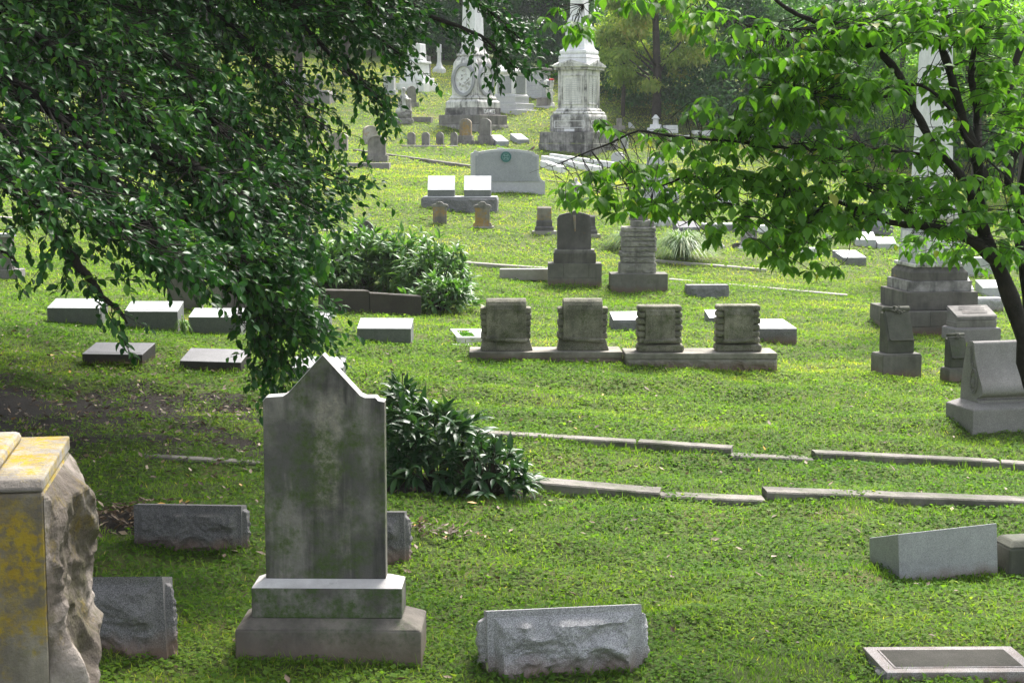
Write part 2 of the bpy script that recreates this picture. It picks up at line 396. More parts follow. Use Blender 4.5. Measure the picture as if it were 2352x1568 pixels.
M['holly'] = leafmat('glossy dark leaves', [(0, (.012,.050,.012)), (.5, (.026,.095,.020)), (.85, (.050,.150,.028)), (1, (.11,.23,.035))], rough=.40, trans=.3, spec=.27)
M['dogwood'] = leafmat('dogwood leaves', [(0, (.050,.135,.020)), (.5, (.095,.215,.032)), (.85, (.155,.295,.045)), (.97, (.27,.37,.065)), (1, (.38,.38,.09))], rough=.44, trans=.56, spec=.3)
M['peony'] = leafmat('peony leaves', [(0, (.018,.055,.020)), (.6, (.032,.085,.028)), (1, (.06,.125,.04))], rough=.42, trans=.18, spec=.35)
M['peony_lit'] = leafmat('lit peony leaves', [(0, (.04,.10,.03)), (.6, (.07,.16,.04)), (1, (.13,.24,.06))], rough=.42, trans=.3, spec=.4)  # brighter copy of the peony leaves, daylight put into the colour
M['blade'] = leafmat('ornamental grass blades', [(0, (.05,.12,.03)), (.7, (.11,.20,.05)), (1, (.30,.34,.14))], rough=.5, trans=.3)
M['magnolia'] = leafmat('magnolia leaves', [(0, (.012,.032,.016)), (.7, (.022,.055,.024)), (1, (.06,.10,.045))], rough=.4, trans=.12, spec=.3)
M['golden'] = leafmat('yellowing leaves', [(0, (.12,.20,.05)), (.5, (.24,.32,.09)), (.85, (.38,.40,.13)), (1, (.48,.36,.16))], rough=.6, trans=.5, spec=.1)
M['midgreen'] = leafmat('mid green leaves', [(0, (.04,.12,.025)), (.6, (.085,.21,.045)), (1, (.17,.31,.07))], rough=.5, trans=.35, spec=.2)
M['brightgreen'] = leafmat('bright green leaves', [(0, (.09,.21,.025)), (.6, (.17,.33,.04)), (1, (.30,.42,.06))], rough=.5, trans=.5, spec=.2)
M['deepgreen'] = leafmat('deep green leaves', [(0, (.014,.045,.018)), (.7, (.032,.090,.032)), (1, (.07,.15,.05))], rough=.5, trans=.25, spec=.12)
M['under'] = leafmat('undergrowth leaves', [(0, (.018,.060,.020)), (.6, (.045,.125,.036)), (1, (.12,.26,.06))], rough=.55, trans=.25, spec=.1)
M['litter'] = leafmat('dry fallen leaves', [(0, (.07,.045,.03)), (.6, (.20,.14,.10)), (.93, (.42,.33,.26)), (1, (.55,.30,.03))], rough=.7, trans=.1, tcol=(1,1,1))
M['seed'] = stone('dry seed heads', (.05,.035,.02), (.025,.02,.012), bump=.5)

# lawn: green/yellow patches with bare soil
def dirt_np(X, Y):
    w = 0.35 * np.sin(1.7 * X + .8 * Y) + 0.3 * np.sin(2.9 * Y - 1.1 * X + 2) + .2 * np.sin(6.1 * X + 4.7 * Y)
    w2 = .5 * np.sin(8.3 * X + 5.1 * Y + np.sin(3 * Y)) + .5 * np.sin(11.7 * Y - 6.4 * X + 2 * np.sin(2.2 * X))
    d = .95 - np.sqrt(((X + 5.4) / 3.7) ** 2 + ((Y - 14.9) / 2.6) ** 2) + 0.30 * w + .22 * w2
    d2 = 0.9 - np.sqrt(((X + 2.9) / .9) ** 2 + ((Y - 11.4) / .5) ** 2) + 0.3 * w
    d3 = .9 - np.sqrt(((X + .6) / 1.3) ** 2 + ((Y - 13.1) / .45) ** 2) + 0.2 * w
    return np.clip(np.maximum(d * 1.6, np.maximum(d2, d3) * 2.0), 0, 1)
def lawn_material():
    s = NT('lawn'); P = s.pos()
    n1 = s.noise(P, .35, 6, .6); n2 = s.noise(P, 2.2, 6, .65); n3 = s.noise(P, 24, 8, .8); n4 = s.noise(P, 90, 6, .8)
    g = s.mix(s.ramp(n2, [(.3, 0), (.7, 1)]), (.05,.09,.016), (.10,.14,.03))
    g = s.mix(s.ramp(n1, [(.35, 0), (.65, .6)]), g, (.14,.17,.045))
    g = s.mix(s.ramp(n3, [(.3, .65), (.7, 0)]), g, (.022,.035,.010))
    g = s.mix(s.ramp(n4, [(.5, 0), (.75, .5)]), g, (.20,.23,.07))
    dry = s.math('MULTIPLY', s.ramp(s.noise(P, .8, 7, .7), [(.55, 0), (.68, 1)]), s.ramp(n3, [(.35, 0), (.6, 1)]))
    g = s.mix(s.math('MULTIPLY', dry, .7), g, (.24,.18,.09))
    a = s.n('ShaderNodeAttribute'); a.attribute_name = 'rnd'
    soilc = s.mix(n3, (.018,.014,.010), (.052,.042,.033))
    f = s.math('ADD', a.outputs['Fac'], s.math('MULTIPLY', s.math('SUBTRACT', n3, .5), 1.2))
    g = s.mix(s.ramp(f, [(.3, 0), (.5, 1)]), g, soilc)
    h = s.math('ADD', s.math('MULTIPLY', n3, 1.0), s.math('MULTIPLY', n4, .5))
    return s.finish(g, .9, h, .8, .05, .15)
M['lawn'] = lawn_material()
M['turf'] = leafmat('turf leaves', [(0, (.036,.088,.014)), (.35, (.086,.168,.026)), (.7, (.168,.248,.042)), (.9, (.27,.315,.065)), (1, (.44,.38,.12))], rough=.7, trans=.45, spec=.08)

# ------------------------------------------------------------------ ground and sky
def build_ground():
    u = np.linspace(-1, 1, 261); xs = 22 * u + 48 * np.sign(u) * np.abs(u) ** 4
    ys = np.concatenate([np.arange(-8, 5, .5), np.arange(5, 30, .16), np.arange(30, 80, .5), np.arange(80, 200, 4)])
    XX, YY = np.meshgrid(xs, ys); ZZ = ground(XX, YY) - 0.004
    V = np.stack([XX, YY, ZZ], -1).reshape(-1, 3); ny, nx = XX.shape
    i = np.arange(ny - 1)[:, None] * nx + np.arange(nx - 1)[None, :]
    Q = np.stack([i, i + 1, i + nx + 1, i + nx], -1).reshape(-1, 4)
    o = np_mesh('ground', V, [Q], M['lawn'], dirt_np(V[:, 0], V[:, 1]), smooth=True)
    setp(o, 'sloping cemetery lawn with bare soil under the left tree', 'ground', kind='structure')
build_ground()

def scatter(y0, y1, dens, keep=None):
    A = .34 * (y1 ** 2 - y0 ** 2); n = int(A * dens)
    Y = np.sqrt(rng.random(n) * (y1 ** 2 - y0 ** 2) + y0 ** 2)
    X = (rng.random(n) * 2 - 1) * .345 * Y
    X += 0.0
    return X, Y
def build_turf():
    parts = []; cols = []; tri = []; quad = []; off = 0
    def push(V, Fs, k, rnd):
        nonlocal off
        parts.append(V); cols.append(np.repeat(rnd, k)); tri.append(Fs[0] + off)
        off += len(V)
    def patch(X, Y, f): return .5 + .5 * np.sin(f * X + 1.3 * np.sin(f * .7 * Y)) * np.cos(f * 1.2 * Y + np.sin(f * X * .6))
    for y0, y1, dens, sz in ((6.6, 10, 3000, 1.0), (10, 14, 1900, 1.15), (14, 20, 1750, 1.22), (20, 31, 760, 1.65), (31, 46, 330, 2.2), (46, 72, 120, 3.1)):
        X, Y = scatter(y0, y1, dens)
        m = rng.random(len(X)) > dirt_np(X, Y) * 1.25 - .12 + .22 * (rng.random(len(X)) - .5)
        X, Y = X[m], Y[m]; n = len(X); Z = ground(X, Y)
        clump = patch(X, Y, 2.3) * .6 + patch(X, Y, 7.1) * .4
        hue = np.clip(-.07 + .22 * patch(X + 3, Y, 1.1) + .22 * patch(X, Y, 5.0) + .26 * patch(X * .6 - 5, Y, .43) + .0100 * Y + rng.normal(size=n) * .13 + .07 * np.sin(1.9 * Y + .35 * X + np.sin(.8 * X)), 0, 1)
        hue = np.where(rng.random(n) < .004, 1.0, hue)
        isleaf = rng.random(n) < (.62 if y1 < 21 else .45)
        isleaf &= clump > .22
        # broad ground-cover leaves
        k = isleaf; nk = k.sum()
        az = rng.random(nk) * 2 * math.pi; el = rng.normal(size=nk) * .35 + .25
        D = np.stack([np.cos(az) * np.cos(el), np.sin(az) * np.cos(el), np.sin(el)], 1)
        N = unit(rng.normal(size=(nk, 3)) * .17 + np.array([0, 0, 1]))
        h = rng.random(nk) * .026 * (sz ** .3) * (.4 + clump[k])
        P = np.stack([X[k], Y[k], Z[k] + h], 1)
        L = (.018 + .014 * rng.random(nk) + .014 * (rng.random(nk) < .14)) * sz ** .9
        V, Fs, kk = leafgeo(P, D, N, L, L * .9, fold=.25, curl=.2); push(V, Fs, kk, hue[k] * .85)
        # blades
        k = ~isleaf; nk = k.sum()
        az = rng.random(nk) * 2 * math.pi; el = .55 + rng.random(nk) * .9
        D = np.stack([np.cos(az) * np.cos(el), np.sin(az) * np.cos(el), np.sin(el)], 1)
        N = rdir(nk)
        P = np.stack([X[k], Y[k], Z[k] - .003], 1)
        L = (.026 + .034 * rng.random(nk) ** 2) * sz ** .5
        V, Fs, kk = leafgeo(P, D, N, L, (.0045 + .003 * rng.random(nk)) * sz, fold=.2, curl=.35); push(V, Fs, kk, np.clip(hue[k] + .1, 0, 1))
    # longer unmown blades and weeds against the stones
    for xa, ya, xb, yb, nb_ in ((540,1522,968,1534,420),(1118,1545,1478,1545,330),(305,1262,560,1264,220),(95,1494,392,1496,240),(2050,1336,2300,1326,230),(1983,1302,2055,1336,90),(1075,836,1432,846,260),(1434,846,1790,866,300),
                              (1988,1564,2352,1556,260),(2006,874,2130,878,120),(2178,950,2240,992,90),(820,790,946,792,110),(108,742,232,752,110),(286,760,410,764,110),(432,768,556,774,110),(188,836,330,842,120),(412,850,556,860,120),
                              (1260,660,1384,664,120),(1402,676,1534,678,120),(1092,1012,1462,1034,260),(1762,1156,2352,1180,420),(1196,1122,1514,1150,240),(1873,1060,2352,1084,300),(966,488,1142,494,90),(1080,446,1250,450,90)):
        pa_, pb_ = hit(xa, ya)[0], hit(xb, yb)[0]; u_ = rng.random(nb_); X = pa_.x + (pb_.x - pa_.x) * u_; Y = pa_.y + (pb_.y - pa_.y) * u_ - .015 + rng.normal(size=nb_) * .02
        Z = ground(X, Y); az = rng.random(nb_) * 6.283; el = .8 + rng.random(nb_) * .7
        D = np.stack([np.cos(az) * np.cos(el), np.sin(az) * np.cos(el), np.sin(el)], 1); sc = (Y.mean() / 10) ** .35
        gap = (.4 + .6 * np.sin(u_ * 37 + xa) ** 2)
        L = (.035 + .07 * rng.random(nb_) ** 2.2) * gap * sc
        V, Fs, kk = leafgeo(np.stack([X, Y, Z - .004], 1), D, rdir(nb_), L, .006 * sc, fold=.2, curl=.4); push(V, Fs, kk, np.clip(.3 + .3 * rng.random(nb_), 0, 1))
    o = np_mesh('turf', np.concatenate(parts), [np.concatenate(tri)], M['turf'], np.concatenate(cols))
    setp(o, 'short grass and clover leaves covering the cemetery slope', 'grass', kind='stuff')
build_turf()

def build_litter():
    n = 2600
    X = rng.normal(size=n) * 2.3 - 5.0; Y = rng.normal(size=n) * 1.9 + 15.0
    n2 = 420; X2 = rng.normal(size=n2) * .45 - 2.75; Y2 = rng.normal(size=n2) * .22 + 11.45
    n3 = 520; Y3 = np.sqrt(rng.random(n3) * 420 + 44); X3 = (rng.random(n3) * 2 - 1) * .33 * Y3
    n4 = 160; X4 = rng.normal(size=n4) * .3 - .7; Y4 = rng.normal(size=n4) * .1 + 11.5
    X = np.concatenate([X, X2, X3, X4]); Y = np.concatenate([Y, Y2, Y3, Y4]); n = len(X)
    az = rng.random(n) * 6.3; D = np.stack([np.cos(az), np.sin(az), rng.normal(size=n) * .25], 1)
    N = unit(rng.normal(size=(n, 3)) * .4 + np.array([0, 0, 1])); L = .03 + .05 * rng.random(n)
    P = np.stack([X, Y, ground(X, Y) + .018 + .015 * rng.random(n)], 1)
    r = rng.random(n) ** 1.4
    o = leaves_obj('fallen_leaves', P, D, N, L, L * .5, M['litter'], fold=.5, curl=-.3, rnd=r)
    setp(o, 'dry brown fallen leaves scattered on soil and grass', 'leaf litter', kind='stuff')
build_litter()

# ------------------------------------------------------------------ placing stones
def T(name, label, cat, xc, yb, yaw=0, group=None, roll=0):
    p, s = hit(xc, yb)
    t = thing(name, label, cat, p, yaw, group, roll)
    dep = math.atan2(-p.z, p.y)
    return t, s, math.sin(dep)
def PB(mb, s, name, mat, parent, bevel=0.006, smooth=False, seg=2):
    mb.v = [(x * s, y * s, z * s) for x, y, z in mb.v]
    return mb.build(name, mat, parent, bevel, smooth, seg)

# ---- the pointed headstone in the foreground
t, s, sd = T('pointed_headstone', 'tall mossy headstone with a pointed gable top on a two-tier base, nearest the camera', 'headstone', 754, 1518, -1)
cx = -12
pts = [(603,0),(603,415),(610,424),(622,425),(650,427),(661,434),(742,523),(827,429),(838,424),(862,424),(868,417),(882,414),(882,0)]
mb = MB().prism([(x - 754, z + 177) for x, z in pts], 64, 108); PB(mb, s, 'tablet', M['tablet'], t, .004)
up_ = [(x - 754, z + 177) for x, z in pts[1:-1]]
PB(MB().prism([(x, z + 1.6) for x, z in up_] + [(x, z + .3) for x, z in reversed(up_)], 63.4, 108.6), s, 'sunlit_edge', M['tablet_top'], t, 0)  # sunlit edge line made as a thin pale strip over the gable
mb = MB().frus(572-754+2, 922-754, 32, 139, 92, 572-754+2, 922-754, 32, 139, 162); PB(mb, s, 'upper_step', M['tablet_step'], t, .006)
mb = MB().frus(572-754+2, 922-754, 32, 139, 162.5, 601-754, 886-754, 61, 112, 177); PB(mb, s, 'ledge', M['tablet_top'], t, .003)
mb = MB().box(540-754, 968-754, 0, 171, -25, 72).frus(540-754, 968-754, 0, 171, 72, 570-754, 924-754, 30, 141, 92); PB(mb, s, 'base', M['tablet_base'], t, .009)

# ---- lichened stone at the left edge
Yl = 4.15
pc = at(97, 1104, Yl); t = thing('lichen_covered_stone', 'large stone with yellow lichen and a rough broken side at the left edge', 'gravestone', (pc.x, pc.y, G(pc.x, pc.y)), 8.5)
H = pc.z - G(pc.x, pc.y)
MB().box(-.75, 0, .0, .60, -.1, H - .03).build('block', M['lichen_stone'], t, .012, seg=2)
MB().side([(0, H-.0295), (.60, H-.0295), (.60, H+.012), (.02, H), (0, H - .02)], -.75, -.0).build('top_face', M['lichen_top'], t, .008, seg=2)
mb = MB().rough((.001, .01, -.1), (0, .585, 0), (0, 0, H + .06), (1, 0, 0), .105, .0, .006, 7, .1, 170, all_round=False)
mb.build('broken_face', M['lichen_rock'], t)
mb = MB().side([(.12, H), (.54, H+.01), (.52, H+.045), (.15, H+.035)], -.75, -.125); mb.build('top_ridge', M['lichen_top'], t, .015, seg=2)

# ---- rock faced markers near the camera
def rockmarker(name, label, xl, xr, yb, top, depth, mat, amp, faces, margin, yaw=0, slope=0.0, seed=1, roll=0, group=None, cat='grave marker', fade=.1, res=.009, vis=None):
    t, s, sd = T(name, label, cat, (xl + xr) / 2, yb, yaw, group, roll)
    if vis is not None: slope = vis - depth * sd
    w = (xr - xl) / 2
    mb = MB().rockblock(-w, w, 0, depth, -22, top, amp, faces, margin, res / s, seed, slope, fade)
    PB(mb, s, 'block', mat, t, 0)
    return t, s
rockmarker('rock_faced_marker', 'low rock-faced grey granite marker half hidden behind the yellow lichened stone', 90, 387, 1492, 172, 70, M['marker_grey'], 30, 'fr', 18, -6, seed=11, roll=-2, vis=2)
rockmarker('rock_faced_marker', 'dark rock-faced marker in shade with dry leaves at its left end', 308, 556, 1258, 100, 62, M['marker_grey'], 28, 'fr', 10, -2, seed=3, roll=.4, vis=4)
rockmarker('rock_faced_marker', 'rock-faced marker behind the pointed headstone, only its right end showing', 706, 930, 1283, 110, 66, M['marker_grey'], 28, 'fr', 11, -1, seed=4, vis=4)
rockmarker('rock_faced_marker', 'light grey rock-faced granite marker lying in the foreground grass right of the pointed headstone', 1121, 1477, 1540, 149, 110, M['granite_light'], 42, 'flr', 17, 5, seed=26, roll=-1.2, vis=4)

# smooth tilted block on the right
t, s, sd = T('smooth_granite_block', 'smooth grey granite block marker leaning back in the grass at the right', 'grave marker', 2176, 1330, 14)
mb = MB().side([(0,-20),(150,-20),(152,74),(5,118)], -120, 130); PB(mb, s, 'block', M['granite_smooth'], t, .006)
t.rotation_euler[1] = RAD(-2.6)
t, s, sd = T('dark_stone_block', 'dark mossy stone block cut off by the right edge of the photo', 'grave marker', 2390, 1322, 10)
mb = MB().frus(-78, 90, 0, 90, -20, -78, 90, 0, 90, 66).frus(-78, 90, 0, 90, 66, -60, 90, 16, 80, 82); PB(mb, s, 'block', M['oli'], t, .015)

# flat slab with dark inset panel bottom right
pa = hit(2036, 1566)[0]; pb = hit(2365, 1553)[0]; yawf = math.degrees(math.atan2(pb.y - pa.y, pb.x - pa.x))
t = thing('slab_marker', 'low slanted granite slab with a dark recessed panel in the bottom right corner', 'grave marker', pa, 1.0)
w = (pb.x - pa.x) * 1.01
mb = MB().side([(0,-.1),(.42,-.1),(.42,.068),(0,.055)], .0, w); mb.v = [(x - (.035 * y / .42), y, z) for x, y, z in mb.v]
mb.build('slab', M['granite_light'], t, .004, seg=2)
nrm = Vector((0, -.013, .42)).normalized()
def onslab(a, b, h): return (a * w - .035 * b, b * .42 - nrm.z * 0, .055 + .013 * b + h)
def plate(a0, a1, b0, b1, h0, h1):
    m_ = MB(); c = [onslab(a, b, h) for h in (h0, h1) for a, b in ((a0,b0),(a1,b0),(a1,b1),(a0,b1))]
    return m_.add(c, [(0,3,2,1),(4,5,6,7),(0,1,5,4),(1,2,6,5),(2,3,7,6),(3,0,4,7)])
plate(.075, .93, .16, .86, .0005, .004).build('panel_border', M['granite_light'], t, 0)
plate(.09, .915, .19, .83, .0045, .006).build('inset_panel', M['granite_dark'], t, 0)
mb = MB().rough((0, .42, -.1), (0, -.42, 0), (0, 0, .155), (-1, 0, 0), .05, 0, .015, 8, .2, all_round=False); mb.build('rough_end', M['rock_grey'], t)

# ------------------------------------------------------------------ kerbs
def kerb(label, x1, y1, x2, y2, h, w=.17, mat='curb', n=14, seed=1, name='stone_kerb', group='stone kerbs edging the grave plots', lift=0.0):
    a, b = hit(x1, y1)[0], hit(x2, y2)[0]
    d = b - a; L = d.length; d2 = Vector((d.x, d.y, 0)).normalized(); nn = Vector((-d2.y, d2.x, 0))
    t0 = a.lerp(b, .5); mb = MB(); vs = []; fs = []
    for i in range(n + 1):
        p = a.lerp(b, i / n) - t0
        q = p + t0; base = a.z + (b.z - a.z) * i / n - t0.z
        j = [.0022 * mn.noise(Vector((i * .9 + seed * 5, k * 3.1, seed))) * 2 for k in range(4)]
        c = .012
        for off, z in ((0, -.12), (0 + j[0]*.5, h - c + j[1]), (c, h + j[1]), (w - c, h + j[2]), (w, h - c + j[2]), (w, -.12)):
            vs.append((p.x + nn.x * off, p.y + nn.y * off, base + z + lift))
    m = 6
    for i in range(n):
        for k in range(m): fs.append((i*m+k, i*m+(k+1)%m, (i+1)*m+(k+1)%m, (i+1)*m+k))
    fs.append(tuple(range(m))); fs.append(tuple(range(n*m + m - 1, n*m - 1, -1)))
    mb.add(vs, fs); o = mb.build(name, M[mat], None, 0, loc=t0)
    return setp(o, label, 'kerb', group)
kerb('raised kerb stone running right from behind the dark peony bush', 1092, 1008, 1461, 1031, .065, seed=1)
kerb('short raised kerb stone ending beside a sunken threshold in the upper kerb row', 1464, 1031, 1679, 1046, .068, seed=2)
kerb('flush threshold stone lying between two raised kerbs of the upper row', 1682, 1054, 1869, 1062, .034, w=.2, seed=3)
kerb('long raised kerb stone of the upper row at the right', 1873, 1057, 2297, 1078, .075, seed=4)
kerb('kerb stone of the upper row cut off by the right edge', 2300, 1078, 2480, 1092, .07, seed=5)
kerb('worn kerb stone beside the peony bush in the lower kerb row', 1196, 1118, 1514, 1146, .05, w=.24, seed=6)
kerb('flush threshold stone in the gap of the lower kerb row', 1518, 1148, 1758, 1158, .034, w=.2, seed=7)
kerb('long mossy kerb stone of the lower row reaching the right edge', 1762, 1152, 2470, 1178, .085, w=.22, seed=8)
kerb('half buried kerb in the shade left of the pointed headstone', 330, 1052, 598, 1068, .018, w=.14, seed=9)
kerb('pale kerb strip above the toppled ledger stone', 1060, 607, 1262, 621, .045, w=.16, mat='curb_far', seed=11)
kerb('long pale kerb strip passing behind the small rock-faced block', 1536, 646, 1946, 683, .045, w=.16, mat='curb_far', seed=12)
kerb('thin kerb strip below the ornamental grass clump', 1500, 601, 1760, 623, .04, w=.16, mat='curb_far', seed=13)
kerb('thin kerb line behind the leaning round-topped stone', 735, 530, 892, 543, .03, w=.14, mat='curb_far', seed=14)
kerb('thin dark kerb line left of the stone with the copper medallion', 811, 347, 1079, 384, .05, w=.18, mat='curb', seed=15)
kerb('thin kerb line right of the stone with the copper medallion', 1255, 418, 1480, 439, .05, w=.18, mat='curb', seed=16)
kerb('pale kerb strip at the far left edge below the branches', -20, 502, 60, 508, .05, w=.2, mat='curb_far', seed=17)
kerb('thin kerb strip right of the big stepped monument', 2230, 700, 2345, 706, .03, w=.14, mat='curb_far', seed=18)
for i, (xa, ya, xb, yb) in enumerate(((1241, 382, 1283, 397), (1243, 371, 1372, 397), (1262, 366, 1420, 388))):
    kerb(('short white kerb end beside the copper medallion stone', 'front white rail of the empty grave frame', 'rear white rail of the empty grave frame')[i], xa, ya, xb, yb, .13, w=.2, mat='white', lift=.04, seed=20 + i, name='marble_kerb', group='white marble grave frame rails')

# ------------------------------------------------------------------ the four scroll-on-stacked-stone markers and their two pedestals
def pedestal(label, xl, xr, ybl, ybr, ytop, band, seed, faces='f'):
    t, s, sd = T('double_pedestal', label, 'pedestal', (xl + xr) / 2, (ybl + ybr) / 2, 1, 'rock-faced pedestals carrying the stacked stone markers')
    w = (xr - xl) / 2; hc = (ybl + ybr) / 2 - ytop
    mb = MB().box(-w, w, 0, 100, hc - band, hc); PB(mb, s, 'top_slab', M['pillow_base'], t, .01)
    mb = MB().rockblock(-w + 2, w - 2, 2, 98, -30, hc - band - .3, 7, 'fr', 0, 2.2, seed, 0, .1); PB(mb, s, 'rock_base', M['pillow_base'], t, 0)
    return t, s, hc
t1, s1, h1 = pedestal('long low pedestal under the left pair of stacked stone markers', 1078, 1430, 822, 838, 808, 16, 31)
t2, s2, h2 = pedestal('long tilted pedestal with deep rock face under the right pair of stacked stone markers', 1436, 1786, 834, 861, 811, 14, 41)

def stacked_marker(label, ped, s, hc, xped, xc, w, h, kind, seed):
    p = ped.matrix_basis @ Vector(((xc - xped) * s, 24 * s, hc * s))
    t = thing('stacked_stone_marker', label, 'headstone', p, 1, 'scroll-draped markers of stacked stones')
    hw = w / 2; d = 46
    if kind == 0:      # square logs, flared foot
        mb = MB().frus(-hw - 2, hw + 4, -2, d + 4, 0, -hw + 3, hw - 3, 3, d - 2, 24)
        PB(mb, s, 'foot', M['pillow'], t, .012)
        zs = np.linspace(27, h - 18, 6)
    else:
        mb = MB().box(-hw - 1, hw + 4, -2, d + 3, 0, 17); PB(mb, s, 'foot', M['pillow'], t, .03, seg=3)
        zs = np.linspace(19, h - 14, 6)
    st = zs[1] - zs[0]
    for i in range(5 + (1 if kind else 0)):
        z0 = zs[0] + i * st; j = random.uniform(-2, 2)
        mb = MB().box(-hw + j, hw + random.uniform(-2, 2), 3, d, z0, z0 + st - 1.0)
        if z0 + st > h + 2: continue
        PB(mb, s, 'stone_course', M['pillow'], t, .016 if kind == 0 else .026, seg=3)
    # draped scroll
    sw = hw * (.80 if kind == 0 else .66)
    prof = [(-1, 22), (-2, h * .5), (-2, h - 22), (0, h - 13), (5, h - 5), (12, h), (d * .5, h + 2), (d - 12, h), (d - 4, h - 6), (d + 1, h - 14), (d + 2, 24), (d - 2, 24), (d * .5, h - 12), (4, 22)]
    mb = MB().side(prof, -sw, sw); PB(mb, s, 'scroll', M['pillow'], t, .014, seg=2)
    a = random.uniform(-3, 3)
    mb = MB().tube([(-sw - 3, -5, 27 - (3 if kind else -2) + a * .2), (0, -5.5, 25.5), (sw + 3, -5, 24 + (5 if kind else 0))], 4.6, 10); PB(mb, s, 'scroll_roll', M['pillow'], t, 0, True)
    PB(MB().box(-sw + 4, sw - 4, -3.2, -2.0, h * .80, h * .80 + .8), s, 'carved_line', M['pillow'], t, 0)
    PB(MB().box(-sw + 18, sw - 22, -3.2, -2.0, h * .34, h * .34 + .7), s, 'carved_line', M['pillow'], t, 0)
    return t
stacked_marker('leftmost of the four mossy stacked stone markers, browner top', t1, s1, h1, 1254, 1163, 116, 118, 0, 1)
stacked_marker('second mossy stacked stone marker from the left, with a green stained face', t1, s1, h1, 1254, 1340, 114, 118, 0, 2)
stacked_marker('rounded stacked stone marker, left one on the tilted pedestal', t2, s2, h2, 1611, 1518, 104, 107, 1, 3)
stacked_marker('rightmost of the four stacked stone markers, beside a white slant marker', t2, s2, h2, 1611, 1699, 102, 108, 1, 4)

# ------------------------------------------------------------------ slant markers
def slant(label, xl, xr, yb, fh, tp, depth=60, mats=('slant', 'slant_front'), yaw=0, panel=True, rock=0, roll=0, group=None, seed=1, name='slant_marker', shear=0):
    t, s, sd = T(name, label, 'grave marker', (xl + xr) / 2, yb, yaw, group, roll)
    w = (xr - xl) / 2; up = max(2.0, tp - depth * sd)
    hb = fh + up
    def q(x, y, h): return (x + shear * y / depth, y, fh + up * y / depth + h)
    mb = MB()
    if rock:
        mb.rockblock(-w, w, 0, depth, -25, fh - 1.2, rock, 'flr', 0, max(1.5, .02 / s), seed, up, .08)
    else:
        mb.side([(0, -25), (depth, -25), (depth, hb - 1.2), (0, fh - 1.2)], -w, w)
    if shear: mb.v = [(x + shear * y / depth, y, z) for x, y, z in mb.v]
    PB(mb, s, 'block', M[mats[1]], t, 0 if rock else .004)
    def plate(x0, x1, y0, y1, h0, h1):
        c = [q(x, y, h) for h in (h0, h1) for x, y in ((x0,y0),(x1,y0),(x1,y1),(x0,y1))]
        return MB().add(c, [(0,3,2,1),(4,5,6,7),(0,1,5,4),(1,2,6,5),(2,3,7,6),(3,0,4,7)])
    PB(plate(-w, w, 0, depth, -1.19, .0), s, 'face', M[mats[0]], t, .002)  # top plate coloured lighter than the block, standing for skylight
    if panel:
        PB(plate(-w * .88, w * .88, depth * .12, depth * .88, .05, .6), s, 'inscription_panel', M[mats[0]], t, .002)
    return t, s
gL = 'pale slant markers in the left row'
slant('pale slant marker at the left end of the row, clear of the branches', 108, 230, 745, 38, 23, 66, yaw=-3, group=gL)
slant('pale slant marker partly covered by hanging leaves, second from the left', 286, 409, 757, 42, 25, 66, yaw=-1, group=gL)
slant('pale slant marker with a bordered top beside a tuft of long grass', 433, 553, 768, 40, 22, 66, yaw=-2, group=gL)
slant('pale slant marker mostly hidden behind the lowest holly leaves', 634, 754, 774, 36, 26, 66, yaw=-2, group=gL)
slant('pale slant marker standing alone left of the four stacked stone markers', 820, 944, 787, 33, 25, 66, yaw=-2, group=gL)
slant('dark brown slant marker with a twig on its top, in the shaded soil', 188, 328, 835, 22, 28, 80, ('slant_grey', 'slant_brown'), yaw=-3, shear=9, panel=True, roll=0.3)
slant('dark brown slant marker with a plain top, right one in the shaded soil', 412, 554, 853, 23, 31, 80, ('slant_grey', 'slant_brown'), yaw=-3, shear=6, panel=False, roll=1.2)
slant('pale bordered marker just behind the gable of the pointed headstone', 668, 788, 868, 24, 27, 60, yaw=-2)
slant('white-topped rock-sided slant marker between the second and third stacked stone markers', 1408, 1500, 757, 23, 20, 52, ('white', 'rock_grey'), yaw=6, panel=False, rock=4, seed=51)
slant('small white tilted slab peeking out left of the rightmost stacked stone marker', 1628, 1690, 741, 12, 19, 45, ('white', 'rock_grey'), yaw=8, panel=False)
slant('white-topped slant marker right of the stacked stone markers', 1712, 1830, 785, 31, 23, 56, ('white', 'marker_grey'), yaw=0, panel=False, rock=4, seed=53, shear=-24)
rockmarker('rock_faced_marker', 'small dark rock-faced block on the kerb strip behind the stacked stone markers', 1578, 1674, 685, 30, 34, M['rock_grey'], 5, 'flr', 2, 4, seed=61, fade=.1, res=.02)
t, s, sd = T('ledger_stone', 'long pale ledger stone lying against the base of the grey tablet monument', 'grave marker', 1206, 646, 1)
PB(MB().box(-58, 57, 0, 26, 2, 28), s, 'slab', M['curb_far'], t, .01)
PB(MB().box(-50, 57, 4, 22, -14, 1.8), s, 'footing', M['grey_dark'], t, .01)

# flower frame left of the stacked markers
t, s, sd = T('grave_frame', 'white stone grave frame with two planted openings left of the stacked stone markers', 'grave frame', 1092, 790, 0)
def fr(x0, x1, y0, y1, z0=0, z1=9): return (x0, x1, y0, y1, z0, z1)
mb = MB()
for b in ((-52,60,0,60,-12,-1), (-45,60,60,130,-12,-1)): mb.box(*b)
PB(mb, s, 'footing', M['white'], t, .006)
mb = MB()
for b in ((-40,-28,14,190,0,14), (-28,44,14,30,0,14), (-28,44,170,190,0,14), (4,44,30.2,169.8,0,13.9), (-28,4,118,132,0,14)): mb.box(*b)
mb.v = [(x - (y * .13), y, z) for x, y, z in mb.v]
PB(mb, s, 'frame', M['white'], t, .004)
n = 300; P = np.stack([(rng.random(n) * 30 - 30) * s, (35 + rng.random(n) * 75) * s, rng.random(n) * 12 * s], 1); P[:, 0] -= P[:, 1] * .13
